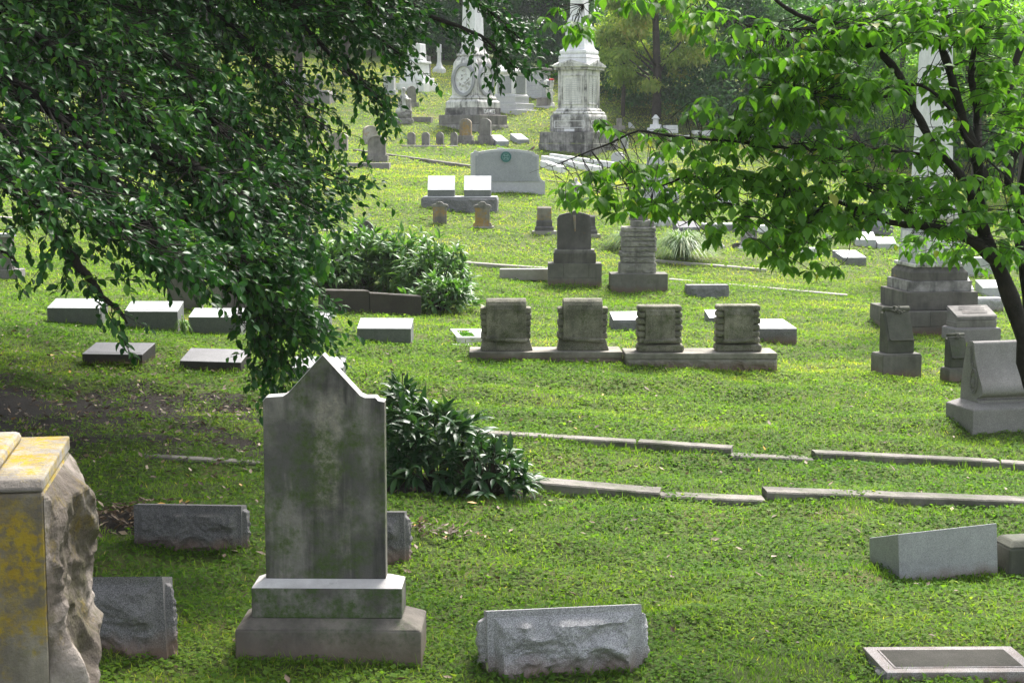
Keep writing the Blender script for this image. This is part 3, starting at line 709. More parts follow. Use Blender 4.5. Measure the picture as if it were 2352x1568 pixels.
leaves_obj('planting', P, rdir(n) + np.array([0, 0, .6]), rdir(n), .05, .03, M['midgreen'], t)

# ------------------------------------------------------------------ middle distance monuments
# grey tablet monument on coursed base
t, s, sd = T('tablet_monument', 'tall grey tablet monument on a coursed block base, its top behind dogwood leaves', 'headstone', 1321, 655, 0)
mb = MB()
for i, (x0, x1) in enumerate(((-62, -27), (-26.4, 31), (31.6, 61))): mb.box(x0, x1, 0, 60, 17.4, 50)
for i, (x0, x1) in enumerate(((-62, -2.6), (-2, 61))): mb.box(x0, x1, 0.3, 60, -16, 17)
PB(mb, s, 'coursed_base', M['block'], t, .006)
PB(MB().box(-49, 48, 8, 52, 50, 73).frus(-49, 48, 8, 52, 73, -42, 41, 14, 46, 80), s, 'plinth', M['plinth_dark'], t, .006)
PB(MB().box(-46, 45, 11, 49, 76, 81), s, 'moulding', M['grey_mid'], t, .006)
PB(MB().prism([(-41,81),(-41,152),(-36,160),(-22,164),(-10,166),(0,171),(10,166),(20,164),(33,160),(37,152),(37,81)], 18, 38), s, 'tablet', M['grey_dark'], t, .006)
PB(MB().tube([(-2, 17.5, 160), (-1, 17.0, 140), (0, 17.5, 122)], [3.5, 3, 1], 5), s, 'rust_stain', M['rusty'], t, 0)

# cairn with cross stub
t, s, sd = T('cairn_monument', 'cairn-shaped monument of cracked stacked rock with a broken cross on a block', 'monument', 1468, 671, 1)
PB(MB().box(-65, 66, 0, 66, -14, 42), s, 'plinth', M['block'], t, .01)
mb = MB(); zz = 42; rnd = random.Random(4)
for i, (h, wl, wr) in enumerate(((26, 42, 41), (13, 38, 38), (12, 40, 36), (11, 38, 39), (13, 39, 40), (10, 37, 40), (11, 39, 38), (12, 37, 36))):
    jl, jr = rnd.uniform(-2, 2), rnd.uniform(-2, 2)
    m_ = MB().rockblock(-wl + jl, wr + jr, 13, 55, zz, zz + h - (.9 if i else 1.2), 4.5, 'flr', 0, 2.4, 70 + i, 0, .18)
    mb.add(m_.v, m_.f); zz += h
PB(mb, s, 'stacked_rocks', M['cairn'], t, 0)
PB(MB().rockblock(-16, 34, 18, 50, zz, zz + 14, 4, 'flr', 0, 2.4, 90, 0, .2), s, 'cap_rock', M['cairn'], t, 0)
PB(MB().box(-22, 22, 24, 42, zz + 14.3, zz + 22).box(-20, 20, 26, 40, zz + 22.2, zz + 31), s, 'cross_stub', M['cairn'], t, .01)

# small golden-lichened stones
def small_gold(label, xc, yb, h, w, step, mat='gold'):
    t, s, sd = T('small_headstone', label, 'headstone', xc, yb, 0)
    z0 = 0
    if step:
        PB(MB().box(-w*.66, w*.66, -4, 18, -8, 4), s, 'footing', M['curb_far'], t, .006)
        PB(MB().frus(-w*.56, w*.56, -2, 16, 4, -w*.5, w*.5, 0, 14, 12), s, 'base', M[mat], t, .006); z0 = 12
    out = [(-w*.42, z0 - (0 if step else 10)), (-w*.42, h*.74), (-w*.5, h*.76), (-w*.48, h*.84), (-w*.36, h*.88), (-w*.24, h*.89)]
    out += [(w*.22 * math.cos(a), h*.89 + h*.11 * math.sin(a)) for a in np.linspace(math.pi, 0, 7)]
    out += [(w*.24, h*.89), (w*.36, h*.88), (w*.48, h*.84), (w*.5, h*.76), (w*.42, h*.74), (w*.42, z0 - (0 if step else 10))]
    PB(MB().prism(out, 0, 12), s, 'tablet', M[mat], t, .004)
    PB(MB().prism([(x*1.04, z + .8) for x, z in out if z > h*.74][::1], -1.5, 13.5), s, 'cap', M['grey_mid'], t, .002)
small_gold('small trefoil-topped stone with an orange lichen patch, sunk in the grass', 1010, 514, 50, 38, False)
small_gold('small trefoil-topped stone with golden lichen on a narrow footing', 1108, 524, 60, 40, True)
def stepped_small(label, xc, yb, w, h, mat):
    t, s, sd = T('stepped_headstone', label, 'headstone', xc, yb, 2)
    PB(MB().box(-w*.6, w*.6, 0, 34, -8, 7), s, 'footing', M['curb_far'], t, .006)
    PB(MB().box(-w*.46, w*.46, 5, 29, 7, 14).frus(-w*.46, w*.46, 5, 29, 14, -w*.40, w*.40, 8, 26, 18), s, 'lower_step', M['grey_dark'], t, .004)
    PB(MB().box(-w*.39, w*.39, 9, 25, 18, h*.44).frus(-w*.39, w*.39, 9, 25, h*.44, -w*.36, w*.36, 11, 23, h*.5), s, 'upper_step', M['grey_dark'], t, .004)
    PB(MB().side([(11, h*.5), (23, h*.5), (23, h*.98), (17, h), (11, h*.93)], -w*.35, w*.35), s, 'block', M[mat], t, .008)
stepped_small('small stone block with streaks of golden lichen on three steps', 1251, 538, 47, 63, 'gold')
stepped_small('small dark stepped stone half hidden behind the grey tablet monument', 1352, 545, 46, 50, 'grey_dark')

# two white slants on a shared rock base
t, s, sd = T('rock_pedestal', 'rock-faced granite base carrying two white slant markers', 'pedestal', 1054, 486, -3)
PB(MB().rockblock(-86, 87, 2, 62, -20, 31, 5, 'flr', 0, 2.3, 95, 0, .1), s, 'rock_base', M['rock_grey'], t, 0)
PB(MB().box(-84, 86, 4, 60, 31.2, 34), s, 'top_slab', M['grey_pale'], t, .01)
for xo, lb in ((-42, 'left white slant marker of the pair on the rock-faced base'), (42, 'right white slant marker of the pair, in front of the copper medallion stone')):
    p = t.matrix_basis @ Vector((xo * s, 14 * s, 34 * s))
    c = thing('white_slant_marker', lb, 'grave marker', p, 0, 'pair of white slant markers')
    PB(MB().side([(0, 0), (34, 0), (34, 44), (30, 46), (0, 15)], -31, 31), s, 'block', M['slant_front'], c, .004)
    PB(MB().side([(-.6, 15), (.2, 15.6), (30, 47), (30.4, 46.1)], -31.2, 31.2), s, 'face', M['white'], c, 0)

# the wide grey stone with the copper medallion
t, s, sd = T('wide_headstone', 'wide blue-grey headstone with a curved top and green copper medallion', 'headstone', 1166, 441, 3)
arc = lambda x: 98 - 8.5 * ((x + 4) / 70.0) ** 2
o1 = [(-84,-12),(-84,88),(-78,90),(-76,95)] + [(x, arc(x)) for x in np.linspace(-66, 60, 13)] + [(64,86),(72,84),(72,44),(74,34),(79,27),(86,24),(86,-14)]
PB(MB().prism(o1, 0, 36), s, 'body', M['grey_pale'], t, .006)
o2 = [(-74,24),(-74,82),(-68,83),(-66,88)] + [(x, arc(x) - 5.5) for x in np.linspace(-60, 56, 12)] + [(58,82),(64,80),(67.5,79),(67.5,42),(69,34),(73,26),(75,24)]
PB(MB().prism(o2, -1.6, -.1), s, 'polished_face', M['grey_blue'], t, 0)
mb = MB().ring((-4, 80), 9.8, 12.2, -4.2, -1.7, 32); mb.disc((-4, 80), 9.9, -2.6, -1.7, 32)
PB(mb, s, 'medallion', M['copper'], t, 0)
mb = MB().ring((-4, 80), 2.0, 3.2, -4.0, -2.7, 16)
for a in (45, 135, 225, 315):
    c, d = math.cos(RAD(a)), math.sin(RAD(a))
    mb.tube([(-4 + 3 * c, -3.4, 80 + 3 * d), (-4 + 9.2 * c, -3.4, 80 + 9.2 * d)], .8, 5)
for a in (0, 90, 180, 270):
    p0 = [(-4 + 4.2 * math.cos(RAD(a + q)) , 80 + 4.2 * math.sin(RAD(a + q))) for q in (-24, 24)]
    p1 = [(-4 + 8.4 * math.cos(RAD(a + q)) , 80 + 8.4 * math.sin(RAD(a + q))) for q in (-26, 26)]
    mb.tube([(p1[0][0], -3.4, p1[0][1]), (p0[0][0], -3.4, p0[0][1])], .45, 4).tube([(p1[1][0], -3.4, p1[1][1]), (p0[1][0], -3.4, p0[1][1])], .45, 4).tube([(p1[0][0], -3.4, p1[0][1]), (p1[1][0], -3.4, p1[1][1])], .5, 4)
PB(mb, s, 'medallion_cross', M['copper_pale'], t, 0)
wide = t; wide_s = s

# robin on its shoulder
def build_bird():
    p = wide.matrix_basis @ Vector((57 * wide_s, 10 * wide_s, (arc(57)) * wide_s))
    s_ = NT('robin plumage'); tc = s_.n('ShaderNodeTexCoord'); sep = s_.n('ShaderNodeSeparateXYZ'); s_.l(tc.outputs['Object'], sep.inputs[0])
    f = s_.math('SUBTRACT', s_.math('MULTIPLY', sep.outputs[0], 1.1), s_.math('MULTIPLY', sep.outputs[2], .9))
    col = s_.mix(s_.ramp(s_.math('ADD', f, .55), [(.505, 0), (.52, 1)]), (.10,.085,.07), (.42,.16,.05))
    M['bird'] = s_.finish(col, .8, s_.noise(tc.outputs['Object'], 90, 3), .3, .004)
    t = thing('bird', 'brown bird with an orange breast perched on the medallion stone', 'bird', p, 20)
    me = bpy.data.meshes.new('body')
    vs = [(-.085,0,.035),(-.05,0,.052),(-.015,0,.070),(.02,0,.086),(.042,0,.108),(.055,0,.126),(.078,0,.126)]
    r = [.006,.014,.034,.036,.024,.022,.003]
    me.from_pydata(vs, [(i, i + 1) for i in range(6)], []); o = bpy.data.objects.new('body', me); COL.objects.link(o); o.parent = t
    m = o.modifiers.new('skin', 'SKIN'); me.materials.append(M['bird'])
    for i, q in enumerate(r): me.skin_vertices[0].data[i].radius = (q, q)
    o.modifiers.new('sub', 'SUBSURF').levels = 2; o.modifiers['sub'].render_levels = 2
    for yy in (-.012, .012):
        MB().tube([(.0, yy, .05), (.004, yy, .025), (.0, yy, .0), (.018, yy, -.001)], .0035, 5).build('leg', M['seed'], t)
    MB().tube([(-.07, 0, .042), (-.11, 0, .022), (-.14, 0, .012)], [.012, .012, .009], 6).build('tail', M['seed'], t)
build_bird()

# ------------------------------------------------------------------ right-hand monuments
def corner_thing(name, label, cat, xc, yb, yaw, a_px, side):
    """thing whose near corner stands at pixel (xc,yb); side=+1 near corner is front-left, -1 front-right"""
    p, s = hit(xc, yb); h = a_px * s / 2
    r = Matrix.Rotation(RAD(yaw), 3, 'Z') @ Vector((side * h, h, 0))
    q = p + r
    t = thing(name, label, cat, (q.x, q.y, p.z), yaw); return t, s
# big stepped monument with obelisk shaft
t, s = corner_thing('stepped_obelisk', 'large stepped monument with a white obelisk rising behind the dogwood', 'monument', 2068, 768, 7, 211, 1)
mb = MB()
def course(mb, a, z0, z1, ns, gap=.7):
    h = a / 2
    xs = np.linspace(-h, h, ns + 1)
    for i in range(ns):
        for y0, y1 in ((-h, -h + 30), (h - 30, h)): mb.box(xs[i] + gap / 2, xs[i+1] - gap / 2, y0, y1, z0, z1 - gap)
    for i in range(ns):
        ys = np.linspace(-h + 30.5, h - 30.5, ns + 1)
        for x0, x1 in ((-h, -h + 30), (h - 30, h)): mb.box(x0, x1, ys[i] + gap/2, ys[i+1] - gap/2, z0, z1 - gap)
    mb.box(-h + 30.2, h - 30.2, -h + 30.2, h - 30.2, z0, z1 - gap - .5)
course(mb, 211, -30, 17, 2); PB(mb, s, 'lower_course', M['block'], t, .008)
mb = MB(); course(mb, 211, 17, 53, 3); PB(mb, s, 'upper_course', M['block'], t, .008)
PB(MB().sq(173, 53, 173, 95), s, 'plinth', M['plinth_dark'], t, .01)
PB(MB().sq(150, 95, 150, 119), s, 'marble_step', M['white_base'], t, .008)
PB(MB().sq(136, 119, 136, 138).sq(136, 138, 116, 150), s, 'dark_step', M['plinth_dark'], t, .008)
mb = MB().sq(120, 150, 128, 156).sq(128, 156, 128, 159); 
for i in range(17):
    for sg in (-1, 1):
        x = -60 + i * 7.5; mb.box(x - 2, x + 2, sg * 63 - 2 if sg < 0 else 61, -61 if sg < 0 else 65, 152, 156); mb.box(-65 if sg < 0 else 61, -61 if sg < 0 else 65, x - 2, x + 2, 152, 156)
PB(mb, s, 'dentil_moulding', M['white_stained'], t, .002)
PB(MB().sq(112, 159, 104, 250), s, 'die', M['grey_pale'], t, .01)
mb = MB()
for k in range(4):
    m_ = MB().box(-30, 30, -57.5, -54, 172, 232); r = Matrix.Rotation(k * math.pi / 2, 3, 'Z'); mb.add([r @ Vector(v) for v in m_.v], m_.f)
PB(mb, s, 'panel', M['white'], t, .003)
PB(MB().sq(104, 250, 128, 262).sq(128, 262, 128, 270).sq(120, 270, 96, 296).sq(90, 296, 86, 330).sq(86, 330, 78, 345), s, 'cornice', M['white_stained'], t, .006)
PB(MB().sq(74, 345, 46, 900).sq(46, 900, 2, 950), s, 'shaft', M['white'], t, .006)

# scroll monuments
def scroll_mon(label, xc, yb, base, up, hb, hu, depth, seed):
    t, s, sd = T('scroll_monument', label, 'monument', xc, yb, 14)
    w = base / 2; D = depth
    PB(MB().box(-w, w, 0, D, -14, hb - 4).frus(-w, w, 0, D, hb - 4, -w + 3, w - 3, 3, D - 3, hb), s, 'base', M['block'], t, .012)
    u = up / 2; y0 = D * .16; y1 = D * .84; H = hb + hu
    PB(MB().side([(y0, hb), (y1, hb), (y1, H * .93), (y1 - 4, H - 8), (y0 + (y1-y0) * .62, H - 8), (y0 + 3, hb + hu * .34), (y0, hb + hu * .30)], -u, u), s, 'body', M['oli'], t, .012)
    q = lambda a: (y0 - 1.5 + (y1 - y0) * .60 * a, hb + hu * .30 + (H - 9 - hb - hu * .30) * a)
    a = [(q(0)[0] - 6, q(0)[1] + 2), (q(0)[0] - 3.5, q(0)[1] - .5), q(.04), q(.5), q(.92), (q(1)[0] + 3, H - 5), (y1 - 5, H - 5), (y1 - 5, H - 8), (q(1)[0] + 2, H - 8.5), (q(.5)[0] + 3, q(.5)[1] - 1), (q(0)[0] + 3, q(0)[1] - 1)]
    PB(MB().side(a, -u * .86, u * .94), s, 'scroll', M['oli'], t, .004)
    PB(MB().tube([(-u * .95, q(1)[0] + 6, H), (u * .95, q(1)[0] + 6, H)], base * .058, 12).tube([(-u*1.0, q(1)[0] + 6, H), (-u * .95, q(1)[0] + 6, H)], base * .04, 10), s, 'scroll_roll', M['oli'], t, 0, True)
    mb = MB(); rd = random.Random(seed)
    for i in range(16):
        an = rd.random() * 6.3; r = rd.random() * base * .14
        cx_, cz_ = r * math.cos(an) + u * .05, H - 3 + r * math.sin(an) * .8
        yy = q(1)[0] + 1 - (3 if cz_ < H - 3 else 0) - (H - cz_) * .25
        mb.tube([(cx_ - rd.uniform(2, 5), yy, cz_ - rd.uniform(-2, 3)), (cx_, yy - 2, cz_), (cx_ + rd.uniform(2, 5), yy, cz_ + rd.uniform(-3, 2))], [.6, base * .02, .5], 5)
    PB(mb, s, 'carved_spray', M['oli'], t, 0, True)
scroll_mon('dark mossy scroll monument with carved spray, in front of the stepped obelisk', 2072, 868, 98, 68, 56, 100, 62, 2)
scroll_mon('smaller scroll monument partly hidden by the big curved monument at the right', 2206, 879, 58, 46, 34, 74, 44, 5)

# book-top slant on a base
t, s, sd = T('slanted_book_monument', 'slanted grey lectern-shaped monument with ridged sides on a pale base', 'monument', 2246, 790, 11)
PB(MB().box(-57, 57, 0, 70, -12, 34).frus(-57, 57, 0, 70, 34, -54, 54, 3, 67, 37), s, 'base', M['rose'], t, .01)
mb = MB().side([(9,37),(60,37),(60,74),(9,54)], -49, 49); PB(mb, s, 'body', M['grey_mid'], t, .004)
PB(MB().side([(6.5,55.5),(62,76.5),(62,79),(6.5,58)], -51, 51).side([(7.5,59),(61,79.8),(61,84),(11,65.5),(7.5,62)], -50, 50), s, 'slanted_top', M['grey_mid'], t, .008)
PB(MB().box(-50.5, 50.5, 7.8, 61, 47, 49).box(-50.5, 50.5, 7.8, 61, 42, 44), s, 'ridges', M['grey_mid'], t, .003)
mb = MB()
for i in range(4):
    y = 20 + i * 9; z = 67.2 + (y - 11) * .37
    mb.side([(y, z + 1.2), (y + 4, z + 2.7), (y + 4, z + 3.1), (y, z + 1.6)], -30 + 4 * (i % 2), 32 - 3 * (i % 2))
PB(mb, s, 'inscription', M['grey_dark'], t, 0)

rockmarker('rock_faced_marker', 'grey rock-faced block behind the slanted lectern monument', 2226, 2306, 716, 31, 40, M['granite_light'], 5, 'flr', 0, 6, seed=101, fade=.1, res=.02)

# the large curved monument at the right edge
t, s, sd = T('curved_monument', 'large grey monument with a curved front and carved leaf medallion on its side, right edge', 'monument', 2320, 990, 14)
W0, W1 = -96, 230; D = 125
PB(MB().box(W0, W1, 0, D, -22, 52).frus(W0, W1, 0, D, 52, W0 + 24, W1 - 24, 24, D - 20, 64), s, 'base', M['rose'], t, .01)
prof = [(24, 64), (D - 20, 64), (D - 22, 100), (D - 30, 150), (D - 42, 192), (D - 50, 201), (58, 203), (52, 199), (49, 188), (44, 168), (34, 144), (21, 122), (11, 106), (7, 95), (9, 86), (18, 79), (29, 76), (29, 72), (24, 70)]
ctl = prof[6:] ; cr = []
for i in range(len(ctl) - 1):
    p0, p1, p2, p3 = ctl[max(0, i-1)], ctl[i], ctl[i+1], ctl[min(len(ctl)-1, i+2)]
    for q in (0, .33, .66):
        cr.append(tuple(.5 * ((2*p1[j]) + (-p0[j]+p2[j])*q + (2*p0[j]-5*p1[j]+4*p2[j]-p3[j])*q*q + (-p0[j]+3*p1[j]-3*p2[j]+p3[j])*q**3) for j in (0, 1)))
PB(MB().side(prof[:6] + cr + [ctl[-1]], W0 + 26, W1 - 26), s, 'body', M['rose'], t, 0)
x0 = W0 + 26; mb = MB()
def sideshape(m_): return [(x0 - (v[1]), v[0], v[2]) for v in m_.v]
for r0, r1 in ((25, 28), (20, 22)):
    m_ = MB().ring((0, 0), r0, r1, .1, 2.2, 28, .62, 1.05); mb.add([(x0 - v[1], 46 - v[0], 112 + v[2]) for v in m_.v], m_.f)
for i in range(9):
    a = RAD(-70 + i * 17.5); c, d = math.sin(a), math.cos(a)
    mb.tube([(x0 - .5, 46, 97), (x0 - 2.5, 46 - 6 * c, 97 + 12 * d), (x0 - 1.5, 46 - 11 * c, 97 + 23 * d)], [.8, 2.2, .6], 5)
rd = random.Random(3)
for i in range(20):
    z = 142 + i * 2.6; y = 54 + (i * .55) + rd.uniform(-5, 5)
    mb.tube([(x0 - .5, y - 4, z - 3), (x0 - 3, y, z), (x0 - .8, y + rd.uniform(-4, 5), z + 4)], [.6, 2.0, .5], 5)
PB(mb, s, 'carved_medallion', M['rose'], t, 0, True)

# ------------------------------------------------------------------ stones on the left, behind the branches
def box_stone(name, label, xl, xr, yb, top, depth, mat, yaw=0, roll=0, base=None, bevel=.01, round_top=0, cat='headstone', group=None, basemat=None, arch=None, capmat=None):
    t, s, sd = T(name, label, cat, (xl + xr) / 2, yb, yaw, group, roll)
    w = (xr - xl) / 2; z0 = -12
    if base:
        bw, bh = base; PB(MB().box(-bw / 2, bw / 2, -4, depth + 4, -12, bh), s, 'base', M[basemat or mat], t, bevel); z0 = bh
    if arch:
        out = [(-w, z0)] + [(w * math.cos(a), top - arch + arch * math.sin(a)) for a in np.linspace(math.pi, 0, 15)] + [(w, z0)]
        PB(MB().prism(out, 0, depth), s, 'tablet', M[mat], t, bevel)
        if capmat:
            o2 = [(w * 1.05 * math.cos(a), top - arch + 1.06 * arch * math.sin(a)) for a in np.linspace(math.pi, 0, 15)]
            o3 = [(w * .93 * math.cos(a), top - arch + .93 * arch * math.sin(a)) for a in np.linspace(0, math.pi, 15)]
            PB(MB().prism(o2 + o3, -1.5, depth + 1), s, 'arched_rim', M[capmat], t, .002)
    else:
        PB(MB().box(-w, w, 0, depth, z0, top), s, 'tablet', M[mat], t, bevel)
    return t, s
box_stone('plain_headstone', 'plain grey upright stone behind the slant marker row, under hanging leaves', 384, 464, 708, 72, 22, 'grey_mid', -2)
box_stone('plain_headstone', 'tan upright stone behind the broad dark one, seen through leaves', 487, 560, 722, 80, 24, 'rose', -2)
box_stone('plain_headstone', 'broad dark upright slab seen through the lowest left branches', 511, 628, 752, 92, 22, 'grey_mid', -2)
t, s, sd = T('stepped_headstone', 'grey headstone on steps cut off by the left edge', 'headstone', 0, 641, -4)
PB(MB().box(-50, 43, 0, 46, -10, 22), s, 'base', M['rose'], t, .01)
PB(MB().box(-45, 27, 8, 38, 22, 34), s, 'step', M['grey_mid'], t, .006)
PB(MB().box(-42, 24, 11, 34, 34, 96), s, 'tablet', M['grey_mid'], t, .008)
PB(MB().box(-44, 28, 8, 37, 96, 104), s, 'cap', M['grey_pale'], t, .006)
box_stone('round_topped_headstone', 'dark round-topped headstone beside the drooping holly tip', 671, 714, 570, 78, 10, 'grey_dark', 0, base=(56, 9), basemat='grey_mid', arch=12)
box_stone('round_topped_headstone', 'dark headstone leaning right with one rounded shoulder, behind the peony row', 811, 855, 576, 70, 10, 'grey_dark', 0, roll=3, arch=20)

# ------------------------------------------------------------------ far hillside, left half
box_stone('round_topped_headstone', 'rust stained round-topped stone left of the grey arched one', 756, 798, 346, 40, 20, 'rusty', 0, arch=10, capmat='curb_far')
box_stone('round_topped_headstone', 'pale stone half hidden by the holly left of the rust stained one', 702, 728, 338, 34, 16, 'rusty', 0, arch=6)
box_stone('round_topped_headstone', 'curve-backed pale stone standing behind the grey arched one', 838, 868, 330, 41, 22, 'rusty', 20, arch=12)
t, s, sd = T('arched_headstone', 'grey arched headstone on a long brown ledge, biggest of the left hillside group', 'headstone', 864, 373, 0)
PB(MB().box(-24, 26, 4, 34, -3, 16), s, 'base', M['grey_mid'], t, .01)
out = [(-20, 16), (-20, 48)] + [(20 * math.cos(a), 50 + 11 * math.sin(a)) for a in np.linspace(math.pi, 0, 13)] + [(21, 48), (21, 16)]
PB(MB().prism(out, 9, 26), s, 'tablet', M['grey_mid'], t, .006)
PB(MB().prism([(21.5 * math.cos(a), 50.5 + 12 * math.sin(a)) for a in np.linspace(math.pi, 0, 13)] + [(18 * math.cos(a), 49 + 10 * math.sin(a)) for a in np.linspace(0, math.pi, 13)], 6, 28), s, 'arched_rim', M['curb_far'], t, .003)
t, s, sd = T('stone_ledge', 'long brown stone ledge under the grey arched headstone', 'ledge', 832, 384, -1)
PB(MB().box(-66, 0, 0, 45, -14, 9).box(.5, 62, 0, 45, -14, 9.4), s, 'slab', M['rose'], t, .01)
for i, (x0, x1, lb) in enumerate(((935, 953, 'leftmost of the four little round-topped stones in a row'), (968, 986, 'second from the left of the four little round-topped stones'), (1001, 1018, 'third from the left of the four little round-topped stones'), (1034, 1050, 'rightmost of the four little round-topped stones, next to the thicker pair'))):
    box_stone('little_headstone', lb, x0, x1, 335, 31, 9, 'grey_mid', -12, arch=8, group='row of four little headstones', bevel=.004)
kerb('thin footing strip under the four little round-topped stones', 924, 337, 1052, 338, .05, w=.3, mat='curb_far', seed=33, name='stone_footing')
for x0, x1, lb in ((1054, 1081, 'left one of the two thick round-topped stones with stepped feet'), (1100, 1126, 'right one of the two thick round-topped stones with stepped feet')):
    t, s, sd = T('thick_headstone', lb, 'headstone', (x0 + x1) / 2, 330, -8, 'pair of thick round-topped stones')
    w = (x1 - x0) / 2
    PB(MB().box(-w*1.6, w*1.6, -6, 30, -5, 7), s, 'footing', M['grey_mid'], t, .01)
    PB(MB().box(-w*1.25, w*1.25, 0, 25, 7, 18), s, 'base', M['grey_mid'], t, .01)
    out = [(-w, 18)] + [(w * math.cos(a), 47 + 10 * math.sin(a)) for a in np.linspace(math.pi, 0, 11)] + [(w, 18)]
    PB(MB().prism(out, 3, 21), s, 'tablet', M['gold'] if x0 < 1080 else M['grey_mid'], t, .01)
def grey_slant(label, xl, xr, yb, h0, h1, mat='grey_blue'):
    t, s, sd = T('grey_slant_marker', label, 'grave marker', (xl + xr) / 2, yb, 24, 'pair of grey slant markers')
    w = (xr - xl) / 2 * .72
    PB(MB().side([(0,-8),(44,-8),(44,h1),(0,h0)], -w, w), s, 'block', M[mat], t, .006)
    PB(MB().side([(1,h0+.3),(43,h1+.1),(43,h1+.8),(1,h0+1)], -w*.9, w*.9), s, 'face', M['grey_pale'], t, .002)
grey_slant('left one of two blue-grey slant markers left of the bird', 1133, 1177, 335, 10, 24)
grey_slant('right one of two blue-grey slant markers, directly above the bird', 1182, 1223, 332, 11, 24)
t, s, sd = T('flat_marker', 'small pale marker top showing just above the copper medallion stone', 'grave marker', 1149, 350, 0)
PB(MB().box(-8, 9, 0, 20, -6, 10), s, 'block', M['grey_pale'], t, .01)

# twin medallion monument
t, s = corner_thing('oval_relief_monument', 'white monument with two oval reliefs and a shaft behind holly leaves', 'monument', 1102, 304, -33, 118, -1)
PB(MB().rockblock(-60, 60, -60, 60, -20, 18, 5, 'fr', 0, 2.5, 111, 0, .1), s, 'rubble_footing', M['cairn'], t, 0)
PB(MB().sq(116, 18.3, 116, 40), s, 'lower_base', M['grey_mid'], t, .02)
PB(MB().sq(94, 40, 94, 57), s, 'name_course', M['white_base'], t, .015)
PB(MB().sq(92, 57, 92, 70).sq(92, 70, 80, 76), s, 'bevelled_course', M['white_stained'], t, .01)
PB(MB().sq(78, 76, 84, 79).sq(80, 79, 72, 86), s, 'moulding', M['white_stained'], t, .01)
PB(MB().sq(72, 86, 69, 140), s, 'die', M['white_stained'], t, .02)
mb = MB(); mr = MB()
for k in range(4):
    r = Matrix.Rotation(k * math.pi / 2, 3, 'Z')
    m_ = MB().ring((0, 121), 25, 31, -41, -33, 32, 1, 1.22)
    mf = MB().disc((0, 121), 25.2, -36.2, -33, 32, 1, 1.22); PB(MB().add([r @ Vector(v) for v in mf.v], mf.f), s, 'oval_field', M['white'], t, 0)
    mb.add([r @ Vector(v) for v in m_.v], m_.f)
    rd = random.Random(k); m_ = MB()
    if k % 2 == 0:
        for i in range(26):
            a = rd.random() * 6.3; q = rd.random() ** .5 * 20
            x, z = q * math.cos(a), 121 + q * math.sin(a) * 1.2
            m_.tube([(x - rd.uniform(1, 5), -36.5, z - rd.uniform(-4, 4)), (x, -38.2, z), (x + rd.uniform(1, 5), -36.5, z + rd.uniform(-4, 4))], [.6, 1.7, .6], 5)
    else:
        for i in range(9): m_.box(-14 + (i % 3), 14 - (i % 2) * 2, -36.8, -36.3, 103 + i * 4.2, 104.2 + i * 4.2)
    mr = MB().add([r @ Vector(v) for v in m_.v], m_.f); PB(mr, s, 'carved_relief' if k % 2 == 0 else 'carved_text', M['white_stained'], t, 0)
PB(mb, s, 'oval_frames', M['oval'], t, .004)
PB(MB().sq(69, 140, 66, 160).sq(66, 160, 50, 176).sq(56, 176, 56, 181).sq(50, 181, 40, 195), s, 'shoulder', M['white_stained'], t, .02)
PB(MB().sq(38, 195, 26, 460).sq(26, 460, 1, 480), s, 'shaft', M['white'], t, .01)
cu = bpy.data.curves.new('lettering', 'FONT'); cu.body = 'DAVIES'; cu.size = 14.5 * s; cu.extrude = 1.0 * s; cu.align_x = 'CENTER'
tmp = bpy.data.objects.new('tmp_text', cu); COL.objects.link(tmp)
dg = bpy.context.evaluated_depsgraph_get(); me = bpy.data.meshes.new_from_object(tmp.evaluated_get(dg)); bpy.data.objects.remove(tmp)
o = bpy.data.objects.new('lettering', me); COL.objects.link(o); o.parent = t; me.materials.clear(); me.materials.append(M['white'])
o.rotation_euler = (math.pi / 2, 0, math.pi / 2); o.location = (47.6 * s, -2 * s, 43.2 * s)

# pale stepped monument
t, s = corner_thing('pale_stepped_monument', 'pale grey stepped monument right of the oval relief monument', 'monument', 1188, 266, -33, 100, -1)
PB(MB().sq(98, -20, 98, 14), s, 'base', M['grey_pale'], t, .02)
PB(MB().sq(78, 14, 78, 29).sq(62, 29, 62, 45).sq(62, 45, 56, 50), s, 'steps', M['grey_pale'], t, .02)
PB(MB().sq(54, 50, 52, 96), s, 'die', M['white'], t, .02)
mb = MB()
for k in range(4):
    r = Matrix.Rotation(k * math.pi / 2, 3, 'Z'); m_ = MB().box(-19, 19, -28.4, -27, 52, 92); mb.add([r @ Vector(v) for v in m_.v], m_.f)
PB(mb, s, 'panel', M['grey_blue'], t, .004)
PB(MB().sq(56, 96, 66, 100).sq(66, 100, 66, 104).sq(64, 104, 34, 118), s, 'cap', M['white'], t, .02)
# family vault block
t, s = corner_thing('vault_monument', 'big pale block monument with a broad base behind the pale stepped one', 'monument', 1244, 228, -24, 64, -1)
PB(MB().sq(84, -20, 84, 8).sq(72, 8, 72, 18).sq(66, 18, 66, 30), s, 'base', M['grey_pale'], t, .02)
PB(MB().sq(58, 30, 58, 66), s, 'block', M['grey_pale'], t, .02)
PB(MB().sq(64, 66, 64, 72), s, 'cap', M['grey_mid'], t, .02)
